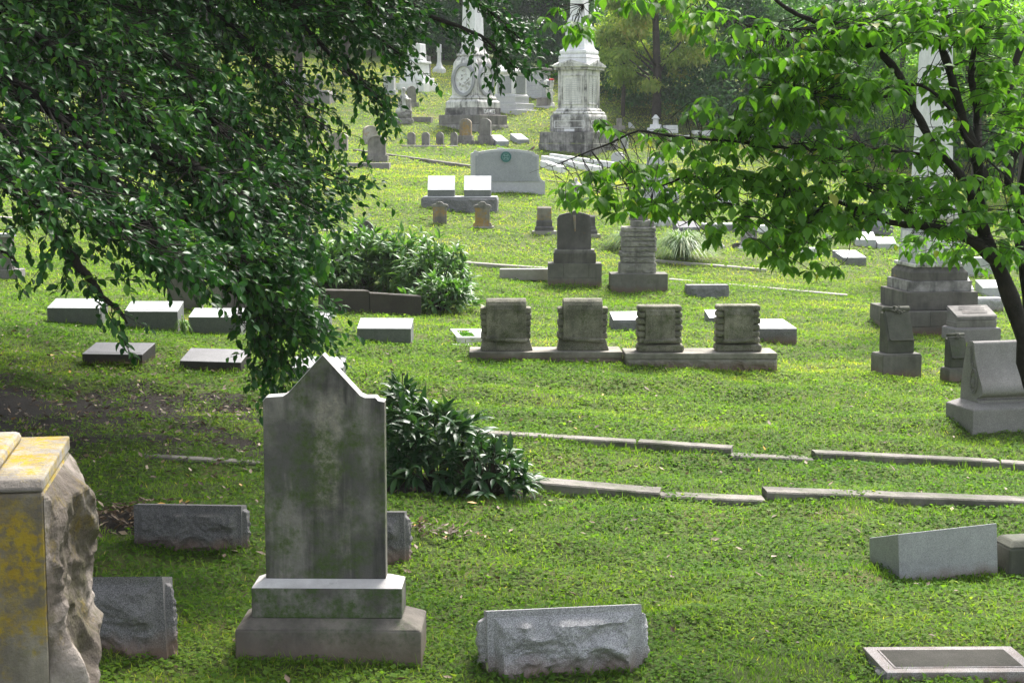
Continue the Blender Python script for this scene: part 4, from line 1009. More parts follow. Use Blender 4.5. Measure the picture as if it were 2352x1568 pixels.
# grey cross pedestal and white columns
t, s, sd = T('grey_cross', 'slim grey cross on a dark square pedestal left of the tall obelisk', 'cross monument', 1241, 247, -30)
PB(MB().box(-24, 24, -4, 44, -14, 3), s, 'footing', M['grey_pale'], t, .01)
PB(MB().box(-14, 14, 6, 34, 3, 20).frus(-15, 15, 5, 35, 20, -13, 13, 7, 33, 23), s, 'pedestal', M['grey_mid'], t, .01)
PB(MB().box(-5, 5, 15, 25, 23, 70).box(-12, 12, 16, 24, 50, 60), s, 'cross', M['grey_blue'], t, .006)
for i, (xc, lb) in enumerate(((1255, 'white rounded post with a pale cap, left of the red-capped one'), (1266, 'white carved post with a red cap beside the tall obelisk'))):
    t, s, sd = T('capped_post', lb, 'monument', xc, 246, 0)
    PB(MB().lathe([(8, -8), (8, 8), (6.5, 10)], 0, 8, 12), s, 'foot', M['white_stained'], t, 0, True)
    PB(MB().lathe([(5, 10), (4.2, 20), (4.0, 40), (6, 50), (6.2, 54)], 0, 8, 12), s, 'shaft', M['white_stained'], t, 0, True)
    PB(MB().lathe([(6.8, 54), (6.6, 60), (3, 63)], 0, 8, 12), s, 'cap', M['white' if i == 0 else 'white_stained'], t, 0, True)
    if i: PB(MB().lathe([(6.7, 60.5), (6.5, 63), (3, 64.5)], 0, 8, 12), s, 'red_top', M['red'], t, 0, True)

# ------------------------------------------------------------------ the tall obelisk monument
t, s = corner_thing('tall_obelisk', 'tall white obelisk monument with gabled cornice and black stained panels, centre of the hill', 'monument', 1362, 360, -28, 141, -1)
def four(mb, m_):
    for k in range(4):
        r = Matrix.Rotation(k * math.pi / 2, 3, 'Z'); mb.add([r @ Vector(v) for v in m_.v], m_.f)
    return mb
PB(MB().sq(141, -60, 141, 30), s, 'footing', M['white_base'], t, .02)
mb = MB(); course(mb, 138, 30.5, 57, 2, .5); PB(mb, s, 'lower_course', M['white_base'], t, .012)
PB(MB().sq(101, 57, 101, 92).sq(101, 92, 96, 97), s, 'plinth', M['white_plinth'], t, .015)
mb = MB(); four(mb, MB().box(-38, 38, -51.6, -50.3, 81, 82.2).box(-38, 38, -51.6, -50.3, 66, 67.2).box(-39, -37.6, -51.8, -50.3, 66, 82).box(37.6, 39, -51.8, -50.3, 66, 82).box(-13, 13, -51.4, -50.3, 57.6, 64)); PB(mb, s, 'plinth_frames', M['white'], t, .003)
PB(MB().sq(90, 97, 94, 100).sq(94, 100, 88, 104).sq(80, 104, 83, 107).sq(83, 107, 74, 112), s, 'base_moulding', M['white_stained'], t, .006)
PB(MB().sq(71, 112, 71, 199), s, 'die', M['white_stained'], t, .01)
mb = MB(); four(mb, MB().box(-25, 25, -37.9, -35.4, 186, 188).box(-25, 25, -37.9, -35.4, 120, 122).box(-26, -24, -38.1, -35.4, 120, 188).box(24, 26, -38.1, -35.4, 120, 188)
    .box(-35.2, -31, -37.3, -35.4, 113, 198).box(31, 35.2, -37.3, -35.4, 113, 198)); PB(mb, s, 'panel_frames', M['white_stained'], t, .003)
m_ = MB()
for i in range(13): m_.box(-21 + (i * 7 % 5), 21 - (i * 11 % 6), -36.0, -35.45, 126 + i * 4.3, 127 + i * 4.3)
for k in range(2):
    r = Matrix.Rotation(k * math.pi / 2, 3, 'Z'); PB(MB().add([r @ Vector(v) for v in m_.v], m_.f), s, 'inscription', M['grey_pale'], t, 0)
mb = MB().sq(74, 199, 78, 203).sq(84, 203, 93, 207).sq(96, 207, 96, 210)
four(mb, MB().prism([(-47.6, 210.2), (47.6, 210.2), (0, 223)], -47.9, -34)); PB(mb, s, 'gabled_cornice', M['white_stained'], t, .006)
mb = MB(); rd = random.Random(8); m_ = MB()
for i in range(12):
    x = rd.uniform(-18, 18); z = 212 + rd.random() * (8 - abs(x) * .35); m_.tube([(x - 3, -48.3, z), (x, -49.4, z + .8), (x + 3, -48.3, z)], [.4, 1.0, .4], 5)
four(mb, m_)
m_ = MB()
for i in range(24): m_.box(-43 + i * 3.7, -41 + i * 3.7, -44.2, -39, 200, 203)
four(mb, m_); PB(mb, s, 'carved_trim', M['white_stained'], t, 0)
PB(MB().sq(72, 210, 72, 226).sq(69, 226, 73, 228).sq(73, 228, 69, 234).sq(69, 234, 65, 236).sq(66, 236, 69, 239), s, 'upper_steps', M['white'], t, .008)
m_ = MB(); prof = [(69, 239), (68, 244), (59, 247), (54, 252), (51, 261), (48, 285), (45, 305), (41, 309), (41, 316), (37, 320)]
for (a, z0), (b, z1) in zip(prof[:-1], prof[1:]): m_.sq(a, z0, b, z1)
PB(m_, s, 'flared_pedestal', M['white'], t, 0)
mb = MB(); m_ = MB(); rd = random.Random(9)
for i in range(14):
    x = rd.uniform(-16, 16); z = 288 + rd.uniform(-4, 14); m_.tube([(x - 4, -24.0, z - 3), (x, -25.6, z), (x + 3, -24.0, z + 4)], [.4, 1.3, .4], 5)
four(mb, m_); PB(mb, s, 'carved_garland', M['white_stained'], t, 0, True)
PB(MB().sq(33, 320, 23, 620).sq(23, 620, 1, 640), s, 'shaft', M['white'], t, .01)

# ------------------------------------------------------------------ kneeling figure beside a rustic column
t, s, sd = T('kneeling_statue', 'pale weathered statue of a kneeling child against a rustic column on rocks', 'statue', 925, 284, 0)
mb = MB(); rd = random.Random(12)
PB(MB().rockblock(-26, 22, 0, 34, -6, 12, 6, 'flr', 0, 2.6, 130, 0, .25), s, 'rock_mound', M['cairn'], t, 0)
PB(MB().rockblock(-18, 18, 6, 30, 12, 26, 5, 'flr', 0, 2.4, 131, 0, .25), s, 'upper_rocks', M['cairn'], t, 0)
PB(MB().lathe([(11, 24), (12, 28), (9.5, 31), (8.5, 50), (9.5, 54), (7, 58)], 10, 18, 10), s, 'rustic_column', M['cairn'], t, 0, True)
me = bpy.data.meshes.new('figure')
vs = [(0,16,36),(-1,15,48),(0,14,60),(1,13,68),(2,12,77),(2,11,83),(-6,12,58),(-9,6,50),(-3,4,54),(8,12,60),(12,6,54),(6,3,58),(-8,14,30),(-12,4,26),(6,12,28),(-14,14,24),(8,18,76)]
ed = [(0,1),(1,2),(2,3),(3,4),(4,5),(2,6),(6,7),(7,8),(2,9),(9,10),(10,11),(0,12),(12,13),(0,14),(12,15)]
me.from_pydata([(x*s, y*s, z*s) for x, y, z in vs[:16]], [], []); me.from_pydata
me.clear_geometry(); me.from_pydata([(x*s, y*s, z*s) for x, y, z in vs[:16]], ed, [])
o = bpy.data.objects.new('figure', me); COL.objects.link(o); o.parent = t; o.modifiers.new('skin', 'SKIN'); me.materials.append(M['white_stained'])
for i, q in enumerate([10,9,8,3.6,6,4,4,3,2.2,4,3,2.2,8,6,7,5]): me.skin_vertices[0].data[i].radius = (q*s, q*s)
me.skin_vertices[0].data[0].use_root = True
o.modifiers.new('sub', 'SUBSURF').render_levels = 2
box_stone('ledger_marker', 'low grey block lying right of the kneeling statue', 944, 990, 283, 14, 34, 'grey_mid', -6, cat='grave marker')
box_stone('round_topped_headstone', 'carved column-shaped stone just behind the kneeling statue', 937, 957, 244, 46, 14, 'cairn', 20, arch=14, base=(30, 8))
# tall pedestal against the woods and the white monument beside it
t, s, sd = T('slim_white_pedestal', 'slim white pedestal shaft standing alone against the dark woods', 'monument', 1009, 166, -20)
PB(MB().sq(24, -8, 24, 7).sq(22, 7, 16, 12), s, 'foot', M['white'], t, .02)
PB(MB().sq(13, 12, 8, 22).sq(8, 22, 7, 44).sq(9, 44, 10, 48).sq(8.6, 48, 8.6, 63), s, 'shaft', M['white'], t, .01)
t, s, sd = T('white_marble_monument', 'broad white marble monument mostly behind holly leaves, left of the slim pedestal', 'monument', 958, 208, -24)
PB(MB().sq(72, -16, 72, 16).sq(60, 16, 60, 28), s, 'base', M['white'], t, .02)
PB(MB().sq(44, 28, 42, 60).sq(50, 60, 50, 65).sq(34, 65, 30, 105), s, 'die', M['white'], t, .02)
box_stone('plain_headstone', 'small brown stone post against the woods right of the white monument', 981, 989, 178, 48, 8, 'rose', 0)
t, s, sd = T('table_tomb', 'pale table tomb with an urn seen under the upper holly branches', 'tomb', 726, 238, -10)
PB(MB().box(-34, 32, 0, 50, -12, 20).frus(-36, 34, -2, 52, 20, -28, 26, 4, 46, 30), s, 'chest', M['rose'], t, .02)
PB(MB().lathe([(9, 30), (5, 36), (11, 44), (12, 52), (5, 58), (6, 62), (2, 68)], 0, 24, 12), s, 'urn', M['cairn'], t, 0, True)
for xl, xr, yb, tp, lb in ((656, 697, 196, 34, 'low pale tomb behind branches above the table tomb'), (60, 102, 190, 60, 'pale stone glimpsed through the upper left leaves'), (2, 30, 175, 52, 'pinkish stone glimpsed at the far upper left edge'), (560, 622, 424, 40, 'grey stone with a white top glimpsed through the holly'), (420, 470, 300, 50, 'grey stone deep behind the dark holly foliage'), (880, 905, 215, 40, 'white stone behind the holly tips left of the statue')):
    box_stone('distant_headstone', lb, xl, xr, yb, tp, 22, 'grey_pale', -8, base=((xr - xl) * 1.35, 8))

# ------------------------------------------------------------------ far hillside, right half
t, s, sd = T('stone_cross', 'grey stone cross beside the right corner of the tall obelisk base', 'cross monument', 1421, 322, -8)
PB(MB().box(-9, 9, 4, 20, -4, 6), s, 'foot', M['grey_pale'], t, .01)
PB(MB().box(-6, 6, 7, 17, 6, 50).box(-14, 14, 8, 16, 24, 33), s, 'cross', M['grey_mid'], t, .008)
box_stone('round_topped_headstone', 'small pale round-topped stone at the foot of the tall obelisk', 1403, 1428, 378, 28, 26, 'grey_pale', -20, arch=10)
box_stone('round_topped_headstone', 'pale domed stone just behind the grey cross', 1425, 1440, 342, 32, 14, 'grey_pale', -20, arch=8)
t, s, sd = T('wedge_marker', 'white wedge-shaped marker in front of the dark hollow in the woods', 'grave marker', 1451, 294, 0)
PB(MB().prism([(-7, -3), (7, -3), (7, 1), (-3, 13), (-7, 13)], 0, 14), s, 'block', M['grey_pale'], t, .01)
t, s, sd = T('lantern_monument', 'small white lantern-topped monument near the trunk of the yellowing tree', 'monument', 1506, 300, -15)
PB(MB().sq(34, -6, 34, 6).sq(24, 6, 22, 14), s, 'foot', M['white'], t, .01)
PB(MB().sq(12, 14, 11, 26).sq(16, 26, 17, 28).sq(15, 28, 4, 36), s, 'lantern', M['white'], t, .01)
fars = [(1530,1558,306,18,'white low stone left of the distant shrubs'),(1560,1584,324,14,'white low block glimpsed through bare twigs'),(1596,1640,312,12,'flat white slab seen through the bare dogwood twigs'),
 (1662,1690,300,16,'pale block beyond the bare twigs at the foot of the woods'),(1706,1760,322,14,'long white slab glimpsed through dogwood leaves in mid hill'),(1560,1580,357,18,'small white stone below the bare twigs'),
 (1618,1690,474,24,'white-topped slab tomb under the dogwood branch'),(1735,1772,536,18,'white slab right of the wreath marker'),(1850,1885,592,22,'white slab behind the hanging dogwood tips'),(1536,1560,466,24,'mossy grey block right of the column monument'),
 (1790,1840,372,18,'pale tomb hidden deep behind the dogwood crown'),(1905,1960,402,22,'pale tomb behind the heart of the dogwood')]
for xl, xr, yb, tp, lb in fars:
    box_stone('distant_headstone', lb, xl, xr, yb, tp, 34, 'white' if 'white' in lb else 'grey_pale', 8, cat='grave marker')
t, s, sd = T('urn_monument', 'small lidded urn monument between the emblem stone and dogwood tip', 'monument', 1323, 446, 4)
PB(MB().sq(27, -6, 27, 8).sq(22, 8, 20, 18), s, 'foot', M['grey_mid'], t, .01)
PB(MB().sq(26, 18, 28, 22).sq(22, 22, 6, 30).sq(5, 30, 8, 34).sq(8, 34, 3, 38), s, 'lid', M['white_stained'], t, .01)
t, s, sd = T('column_monument', 'white column monument on octagonal steps behind the ornamental grass', 'monument', 1504, 512, 12)
PB(MB().sq(86, -16, 86, 8).sq(84, 8, 76, 14), s, 'steps', M['white_stained'], t, .01)
PB(MB().sq(62, 14, 60, 32).sq(66, 32, 58, 38), s, 'pedestal', M['white_base'], t, .01)
PB(MB().sq(50, 38, 44, 108).sq(54, 108, 54, 113).sq(40, 113, 30, 150), s, 'die', M['grey_pale'], t, .01)
t, s, sd = T('white_slab_marker', 'white slab on rock sides right of the ornamental grass', 'grave marker', 1583, 532, 12)
PB(MB().rockblock(-27, 27, 0, 40, -8, 10, 3, 'flr', 0, 2.5, 140, 12, .1), s, 'rock_base', M['rock_grey'], t, 0)
t, s, sd = T('white_topped_marker', 'white-topped rock slab under the thin dogwood sprays', 'grave marker', 1655, 532, 6)
PB(MB().rockblock(-36, 36, 0, 44, -8, 14, 3, 'flr', 0, 2.5, 141, 0, .1), s, 'rock_base', M['rock_grey'], t, 0)
PB(MB().box(-36, 36, 0, 44, 14.2, 18), s, 'top_slab', M['white'], t, .01)
t, s, sd = T('stepped_marker', 'white and black ridged marker left of the wreath marker', 'grave marker', 1640, 570, 6)
PB(MB().box(-30, 26, 0, 34, -5, 6).box(-26, 22, 3, 31, 6, 10), s, 'step', M['white_stained'], t, .006)
PB(MB().box(-20, 18, 6, 28, 10, 30), s, 'block', M['white_base'], t, .01)
t, s, sd = T('wreath_marker', 'grey marker with a carved ring wreath on white and dark steps', 'headstone', 1724, 576, 6)
PB(MB().box(-26, 24, 0, 36, -5, 7).box(-22, 21, 4, 32, 7, 11), s, 'lower_step', M['white_stained'], t, .006)
PB(MB().box(-20, 19, 6, 30, 11, 17).frus(-20, 19, 6, 30, 17, -18, 17, 8, 28, 20), s, 'upper_step', M['white_base'], t, .006)
PB(MB().box(-17, 17, 9, 27, 20, 54), s, 'block', M['rose'], t, .006)
PB(MB().ring((0, 41), 10, 12, 6.5, 9, 24), s, 'wreath', M['grey_pale'], t, 0)
PB(MB().box(-19, 19, 7, 29, 54, 60), s, 'cap', M['white'], t, .006)
t, s, sd = T('leaning_oval_plate', 'dark oval plate leaning beside the wreath marker', 'plate', 1692, 572, -10)
PB(MB().disc((0, 7), 10, 0, 3, 20, 1.1, .72), s, 'plate', M['grey_dark'], t, 0)
slant('white-topped rock-sided slant marker right of the drooping dogwood cluster', 1936, 1990, 607, 16, 17, 50, ('white', 'rock_grey'), yaw=4, panel=False, rock=3, seed=150, shear=-12)
slant('left half of the pale double slant marker near the stepped obelisk', 1966, 2012, 566, 16, 18, 50, ('white', 'grey_pale'), yaw=-4, panel=False)
slant('right half of the pale double slant marker near the stepped obelisk', 2016, 2058, 573, 14, 16, 50, ('white', 'grey_pale'), yaw=-4, panel=False)
t, s, sd = T('grey_headstone_on_base', 'grey headstone on a rock-faced base above the dogwood limb', 'headstone', 2018, 538, 4)
PB(MB().rockblock(-34, 34, 0, 40, -8, 18, 3, 'flr', 0, 2.5, 152, 0, .1), s, 'rock_base', M['rock_grey'], t, 0)
PB(MB().box(-30, 30, 8, 30, 18, 60), s, 'tablet', M['grey_blue'], t, .01)
slant('white slant marker just right of the stepped obelisk, behind leaves', 2200, 2236, 700, 36, 36, 50, ('white', 'grey_pale'), yaw=4, panel=False)
slant('pale low slant marker left of the dogwood trunk', 2256, 2312, 682, 22, 18, 50, ('white', 'grey_pale'), yaw=4, panel=False)
box_stone('distant_headstone', 'broad pale tomb right of the obelisk die, behind dogwood leaves', 2210, 2282, 634, 42, 30, 'grey_pale', 6, cat='grave marker')

# ------------------------------------------------------------------ plants
def plant_mound(name, label, cat, xc, yb, rx, ry, h, n, leaf, wid, mat, group=None, stalks=3, yaw=0, squash=1.0, lean=0.0, depth=0.0):
    p, s = hit(xc, yb)
    t = thing(name, label, cat, (p.x, p.y + ry + depth, G(p.x, p.y + ry + depth)), yaw, group)
    k = n // 5
    th = rng.random(k) * 2 * math.pi; ph = np.arccos(rng.random(k) ** .8)
    rr = .62 + .42 * rng.random(k) ** .6
    bump = 1 + .16 * np.sin(3 * th + 1.1 * ph * 4) + .1 * rng.normal(size=k)
    C = np.stack([rx * rr * np.sin(ph) * np.cos(th) * bump, ry * rr * np.sin(ph) * np.sin(th) * bump, h * (.12 + .86 * rr * np.cos(ph) * bump)], 1)
    C[:, 0] += lean * C[:, 2]
    O = unit(C * np.array([1 / rx, 1 / ry, .6 / h]) + np.array([0, 0, .15]))
    P = np.repeat(C, 5, 0); OO = np.repeat(O, 5, 0)
    D = unit(OO * .9 + rng.normal(size=P.shape) * .55 + np.array([0, 0, -.12])); N = unit(OO * .5 + np.array([0, 0, 1.0]) + rng.normal(size=P.shape) * .35)
    L = leaf * (.65 + .5 * rng.random(len(P)))
    leaves_obj('foliage', P, D, N, L, L * wid, mat, t, big=True, fold=.4, curl=.38)
    mb = MB()
    for i in range(0, k, max(1, k // 60)):
        c = C[i]; mb.tube([(c[0] * .15, c[1] * .15, 0), (c[0] * .6, c[1] * .6, c[2] * .65), tuple(c)], [.008, .006, .004], 4)
    mb.build('stem', M['seed'], t)
    if stalks:
        mb = MB()
        for i in range(stalks):
            a = random.uniform(-1.2, 1.2); x = math.sin(a) * rx * random.uniform(.2, .9); z = h * random.uniform(1.05, 1.3) * (1 - .35 * abs(x) / rx); y = random.uniform(-.6, .2) * ry
            mb.tube([(x * .6, y, h * .5), (x * .9, y, z * .9), (x, y, z)], .0035 * leaf / .15, 4)
            for q in range(4):
                d = rdir(1)[0] * .022; mb.tube([(x, y, z), (x + d[0], y + d[1], z - abs(d[2]) * .5)], [.009, .003], 5)
        mb.build('seed_heads', M['seed'], t)
    return t
plant_mound('peony_bush', 'large dark green peony bush right behind the pointed headstone', 'bush', 1003, 1140, .55, .46, .66, 1200, .17, .30, M['peony'], stalks=0, lean=-.28)
plant_mound('peony_bush', 'low spreading end of dark peony leaves above the lower kerb', 'bush', 1118, 1150, .34, .34, .44, 420, .155, .30, M['peony'], stalks=2)
plant_mound('peony_bush', 'upright tall peony shoots right beside the shoulder of the pointed headstone', 'bush', 918, 1066, .15, .2, .60, 220, .17, .27, M['peony'], stalks=4)
gP = 'peony plants in the row above the dark planter wall'
for i, (xc, yb, rx, h, lb) in enumerate(((752, 672, .42, .66, 'peony plant at the left end of the row, touching the holly'), (835, 668, .50, .78, 'tall peony plant in the row below the leaning round-topped stone'), (925, 672, .52, .86, 'highest peony plant in the middle of the row'), (1002, 690, .50, .78, 'peony plant right of the middle with glossy pale leaves'))):
    plant_mound('peony_plant', lb, 'bush', xc, yb, rx * 1.1, .42, h, 900, .20, .27, M['peony_lit'], gP, stalks=2)
plant_mound('peony_plant', 'peony leaves spilling over the right end of the planter wall', 'bush', 1010, 722, .44, .3, .42, 520, .19, .27, M['peony_lit'], gP, stalks=1)
kerb('dark planter wall slab at the left below the peony row', 742, 718, 848, 719, .32, w=.2, mat='planter', seed=41, name='planter_wall', group='dark planter wall slabs')
kerb('dark planter wall slab at the right below the peony row', 850, 719, 968, 726, .29, w=.2, mat='planter', seed=42, name='planter_wall', group='dark planter wall slabs')

def grass_clump(label, xc, yb, n, hgt, r, mat='blade', name='ornamental_grass', depth=0.0):
    p, s = hit(xc, yb); t = thing(name, label, 'grass clump', (p.x, p.y + depth, G(p.x, p.y + depth)))
    az = rng.random(n) * 2 * math.pi; L = hgt * (.6 + .6 * rng.random(n)); out = r * (.4 + .9 * rng.random(n)); b0 = r * .22 * rng.random(n) ** .5
    seg = 6; V = []; w0 = .0085
    dx, dy = np.cos(az), np.sin(az); px, py = -dy, dx
    for i in range(seg + 1):
        q = i / seg; rad = b0 + out * q ** 1.3; z = L * (1.55 * q - 1.25 * q ** 2.2 * (.5 + .6 * out / r))
        w = w0 * (1 - q) ** .6 + .0008
        for sg in (-1, 1): V.append(np.stack([dx * rad + px * w * sg, dy * rad + py * w * sg, np.maximum(z, .01)], 1))
    V = np.stack(V, 1).reshape(-1, 3); base = (np.arange(n) * (2 * (seg + 1)))[:, None]
    Q = np.concatenate([base + np.array((2*i, 2*i+1, 2*i+3, 2*i+2))[None, :] for i in range(seg)])
    np_mesh('blades', V, [Q], M[mat], np.repeat(rng.random(n), 2 * (seg + 1)), t)
grass_clump('arching clump of ornamental grass with pale striped blades right of the cairn', 1566, 592, 900, .75, .62)
grass_clump('looser grass clump behind and left of the cairn', 1448, 574, 420, .62, .55)
grass_clump('short tuft of long grass between two pale slant markers', 421, 766, 60, .30, .10, name='grass_tuft')
grass_clump('small weed tuft at the left foot of the light rock-faced marker', 1118, 1532, 24, .10, .07, name='grass_tuft')

# ------------------------------------------------------------------ trees
def clear_of_view(P, pad=.12):
    """true where a point lies outside the photographed view, i.e. overhead or to the side"""
    X, Y, Z = P[:, 0], P[:, 1], P[:, 2]
    return (Z > Y * .0863 + pad) | (np.abs(X) > .317 * Y + pad)
def polyline(pts, n):
    pts = np.array(pts, float); d = np.r_[0, np.cumsum(np.linalg.norm(np.diff(pts, axis=0), axis=1))]
    q = np.linspace(0, d[-1], n)
    return np.stack([np.interp(q, d, pts[:, i]) for i in range(3)], 1)
def smooth(P, k=2):
    for _ in range(k):
        Q = P.copy(); Q[1:-1] = (P[:-2] + 2 * P[1:-1] + P[2:]) / 4; P = Q
    return P

# left: dense holly with sprays sweeping down from the upper left
tx, ty = -6.6, 14.2
holly = thing('holly_tree', 'dense dark glossy-leaved tree whose drooping branches fill the upper left', 'tree', (tx, ty, G(tx, ty)))
o_ = np.array([tx, ty, G(tx, ty)])
sprays = [  # survey points (x, y, distance), spread in metres, number of twigs
 ([(-260,-260,12.5),(120,120,11.6),(400,360,11.0),(545,520,10.8),(635,615,10.7),(705,735,10.7)], .24, 270),
 ([(-200,-150,12.2),(250,230,11.3),(450,430,10.9),(580,620,10.7),(620,740,10.7)], .20, 210),
 ([(-260,0,10.8),(60,230,9.8),(250,430,9.6),(360,560,9.5),(410,650,9.4)], .22, 240),
 ([(-200,60,10.0),(0,300,9.2),(120,430,9.0),(330,560,9.0),(430,600,9.0)], .20, 200),
 ([(-240,200,9.6),(-40,360,8.8),(60,440,8.7),(130,490,8.7)], .17, 120),
 ([(90,470,9.0),(180,560,9.0),(230,640,9.0),(275,730,9.0)], .07, 22),
 ([(60,-300,13.0),(350,60,12.3),(560,260,12.0),(690,375,11.9),(785,455,11.9)], .20, 320),
 ([(200,-250,13.2),(520,60,12.6),(650,200,12.4),(730,310,12.3),(770,370,12.3)], .22, 230),
 ([(0,-250,11.8),(260,40,11.2),(480,250,11.0),(640,410,10.9),(750,468,10.9)], .24, 270),
 ([(300,-250,12.6),(620,-20,12.2),(760,110,12.1),(850,190,12.1),(905,268,12.1)], .11, 100),
 ([(420,-250,12.8),(700,-10,12.3),(860,80,12.3),(960,165,12.3)], .11, 110),
 ([(620,-200,12.6),(900,-40,12.4),(1040,40,12.4),(1120,75,12.4),(1200,150,12.4)], .065, 80),
 ([(800,-160,12.8),(1000,-30,12.6),(1120,30,12.6),(1210,110,12.6)], .075, 70),
 ([(480,-200,12.4),(740,-30,12.3),(880,30,12.2),(950,40,12.2)], .13, 100),
 ([(-260,-80,11.0),(40,60,10.4),(240,200,10.2),(420,330,10.2)], .26, 230),
 ([(-260,-300,11.5),(100,-40,11.2),(330,90,11.0),(480,200,11.0)], .30, 260),
 ([(200,430,9.6),(380,560,9.7),(520,590,9.8),(640,600,9.9)], .12, 95),
 ([(560,560,10.6),(625,650,10.5),(670,720,10.5),(705,765,10.5)], .12, 120),
 ([(600,690,10.5),(620,780,10.5),(640,830,10.5),(655,868,10.5)], .07, 42),
 ([(440,380,10.4),(550,470,10.3),(630,560,10.3),(680,620,10.2)], .17, 170),
 ([(300,150,11.5),(460,330,11.3),(560,400,11.2),(640,460,11.2)], .18, 150),
 ([(150,-200,12.0),(420,-60,12.0),(600,20,12.0),(760,60,12.0)], .28, 240),
 ([(-220,420,8.5),(-60,520,8.5),(-10,570,8.5),(28,612,8.5)], .04, 8),
]
def build_holly():
    tw = MB(); limbs = MB()
    LP, LD, LN, LL, TN = [], [], [], [], []
    up = np.array([0, 0, 1.0])
    for pts, r, n in sprays:
        n = int(n * .84)
        W = np.array([tuple(at(x, y, Y)) for x, y, Y in pts]); path = smooth(polyline(W, 26), 3)
        path += np.cumsum(rng.normal(size=path.shape) * .008, axis=0)
        tone = rng.uniform(-.16, .16)
        root = o_ + np.array([0.1, 0, 2.2 + max(0, W[0][2] + 1.2) * .5])
        mid = (root + path[0]) / 2 + np.array([0, 0, .5])
        full = np.vstack([root, mid, path])
        limbs.tube([tuple(q) for q in full], list(np.linspace(.05, .006, len(full))), 5)
        u = rng.random(n) ** .85; idx = (u * 24.99).astype(int)
        base = path[idx]; tan = unit(path[np.minimum(idx + 1, 25)] - path[idx])
        off = rng.normal(size=(n, 3)) * r * np.array([.95, 1.9, .48]) * (1.12 - .5 * u)[:, None]
        tips = base + off
        dirs = unit(tan * .8 + rng.normal(size=(n, 3)) * .42 + up * -.18)
        tl = .18 + .22 * rng.random(n)
        for i in range(n):
            a, b = base[max(0, 0)], None
            a = path[max(0, idx[i] - 2)]; e = tips[i] + dirs[i] * tl[i]
            m = (a + tips[i]) / 2 + up * -.02 + rng.normal(size=3) * .02
            tw.tube([tuple(a), tuple(m), tuple(tips[i]), tuple(e)], [.005, .004, .003, .0015], 3)
            k = rng.integers(10, 17); q = np.linspace(.02, 1, k)[:, None]
            P = tips[i] + dirs[i] * tl[i] * q + rng.normal(size=(k, 3)) * .006
            side = rdir(k); side = unit(side - dirs[i] * (side @ dirs[i])[:, None])
            LP.append(P); LD.append(unit(dirs[i] * .75 + side * .8 + up * -.1)); LN.append(unit(up * .95 + rng.normal(size=(k, 3)) * .38 + np.array([0, -.3, 0])))
            LL.append(.040 + .032 * rng.random(k)); TN.append(np.full(k, tone + rng.normal() * .12 + .10 * np.clip(off[i, 2] / (r * .4 + 1e-3), -1, 1.5)))  # tone rises toward each spray's top, lit ridges put into the colour
    P = np.concatenate(LP); L = np.concatenate(LL); D = np.concatenate(LD); N = np.concatenate(LN)
    leaves_obj('foliage', P - o_, D, N, L, L * .56, M['holly'], holly, big=True, fold=.4, curl=.22, rnd=np.clip(.45 + .24 * rng.normal(size=len(P)) + np.concatenate(TN), 0, 1))
    tw.v = [(x - o_[0], y - o_[1], z - o_[2]) for x, y, z in tw.v]; tw.build('twigs', M['bark'], holly)
    limbs.v = [(x - o_[0], y - o_[1], z - o_[2]) for x, y, z in limbs.v]; limbs.build('branches', M['bark'], holly, smooth=True)
    MB().tube([(0, 0, -.2), (.05, .0, .8), (.1, .02, 1.8), (.05, .1, 3.2), (.1, .1, 5.0), (0, 0, 7)], [.34, .27, .24, .18, .12, .04], 14).build('trunk', M['bark'], holly, smooth=True)
build_holly()

def crown_fill(parent, origin, c, rad, n, leaf, mat, name='unseen_outer_crown', zmin=None, hole=0.0):
    """unseen rest of a crown, partly added for its shade: leaf clumps through an ellipsoid, outside the view"""
    nb = 170; B = rdir(nb) * (rng.random((nb, 1)) ** .4) * np.array(rad) + np.array(c)
    P = B[rng.integers(0, nb, n * 3)] + rng.normal(size=(n * 3, 3)) * .42
    ok = clear_of_view(P)
    if zmin is not None: ok &= P[:, 2] > zmin
    P = P[ok][:n]; k = len(P)
    L = leaf * (.7 + .6 * rng.random(k))
    leaves_obj(name, P - np.array(origin), rdir(k), unit(rng.normal(size=(k, 3)) * .6 + np.array([0, 0, 1])), L, L * .6, mat, parent)
crown_fill(holly, o_, (-5.6, 16.6, 3.4), (6.0, 6.0, 3.0), 44000, .25, M['holly'], zmin=.2)
crown_fill(holly, o_, (-5.8, 8.0, 3.7), (3.9, 4.4, 1.7), 20000, .24, M['holly'], name='near_shade_leaves', zmin=1.5)  # unseen leaf mass added to shade the left foreground
crown_fill(holly, o_, (.8, 12.5, 3.7), (3.8, 4.2, 1.7), 2500, .19, M['holly'], name='overhead_shade_leaves', zmin=1.0)  # unseen leaves added overhead to darken the middle foreground
crown_fill(holly, o_, (-8.0, 12.0, 1.0), (2.8, 7.5, 3.2), 20000, .25, M['holly'], name='side_shade_leaves', zmin=-1.3)  # unseen wall of leaves added to block light from the left

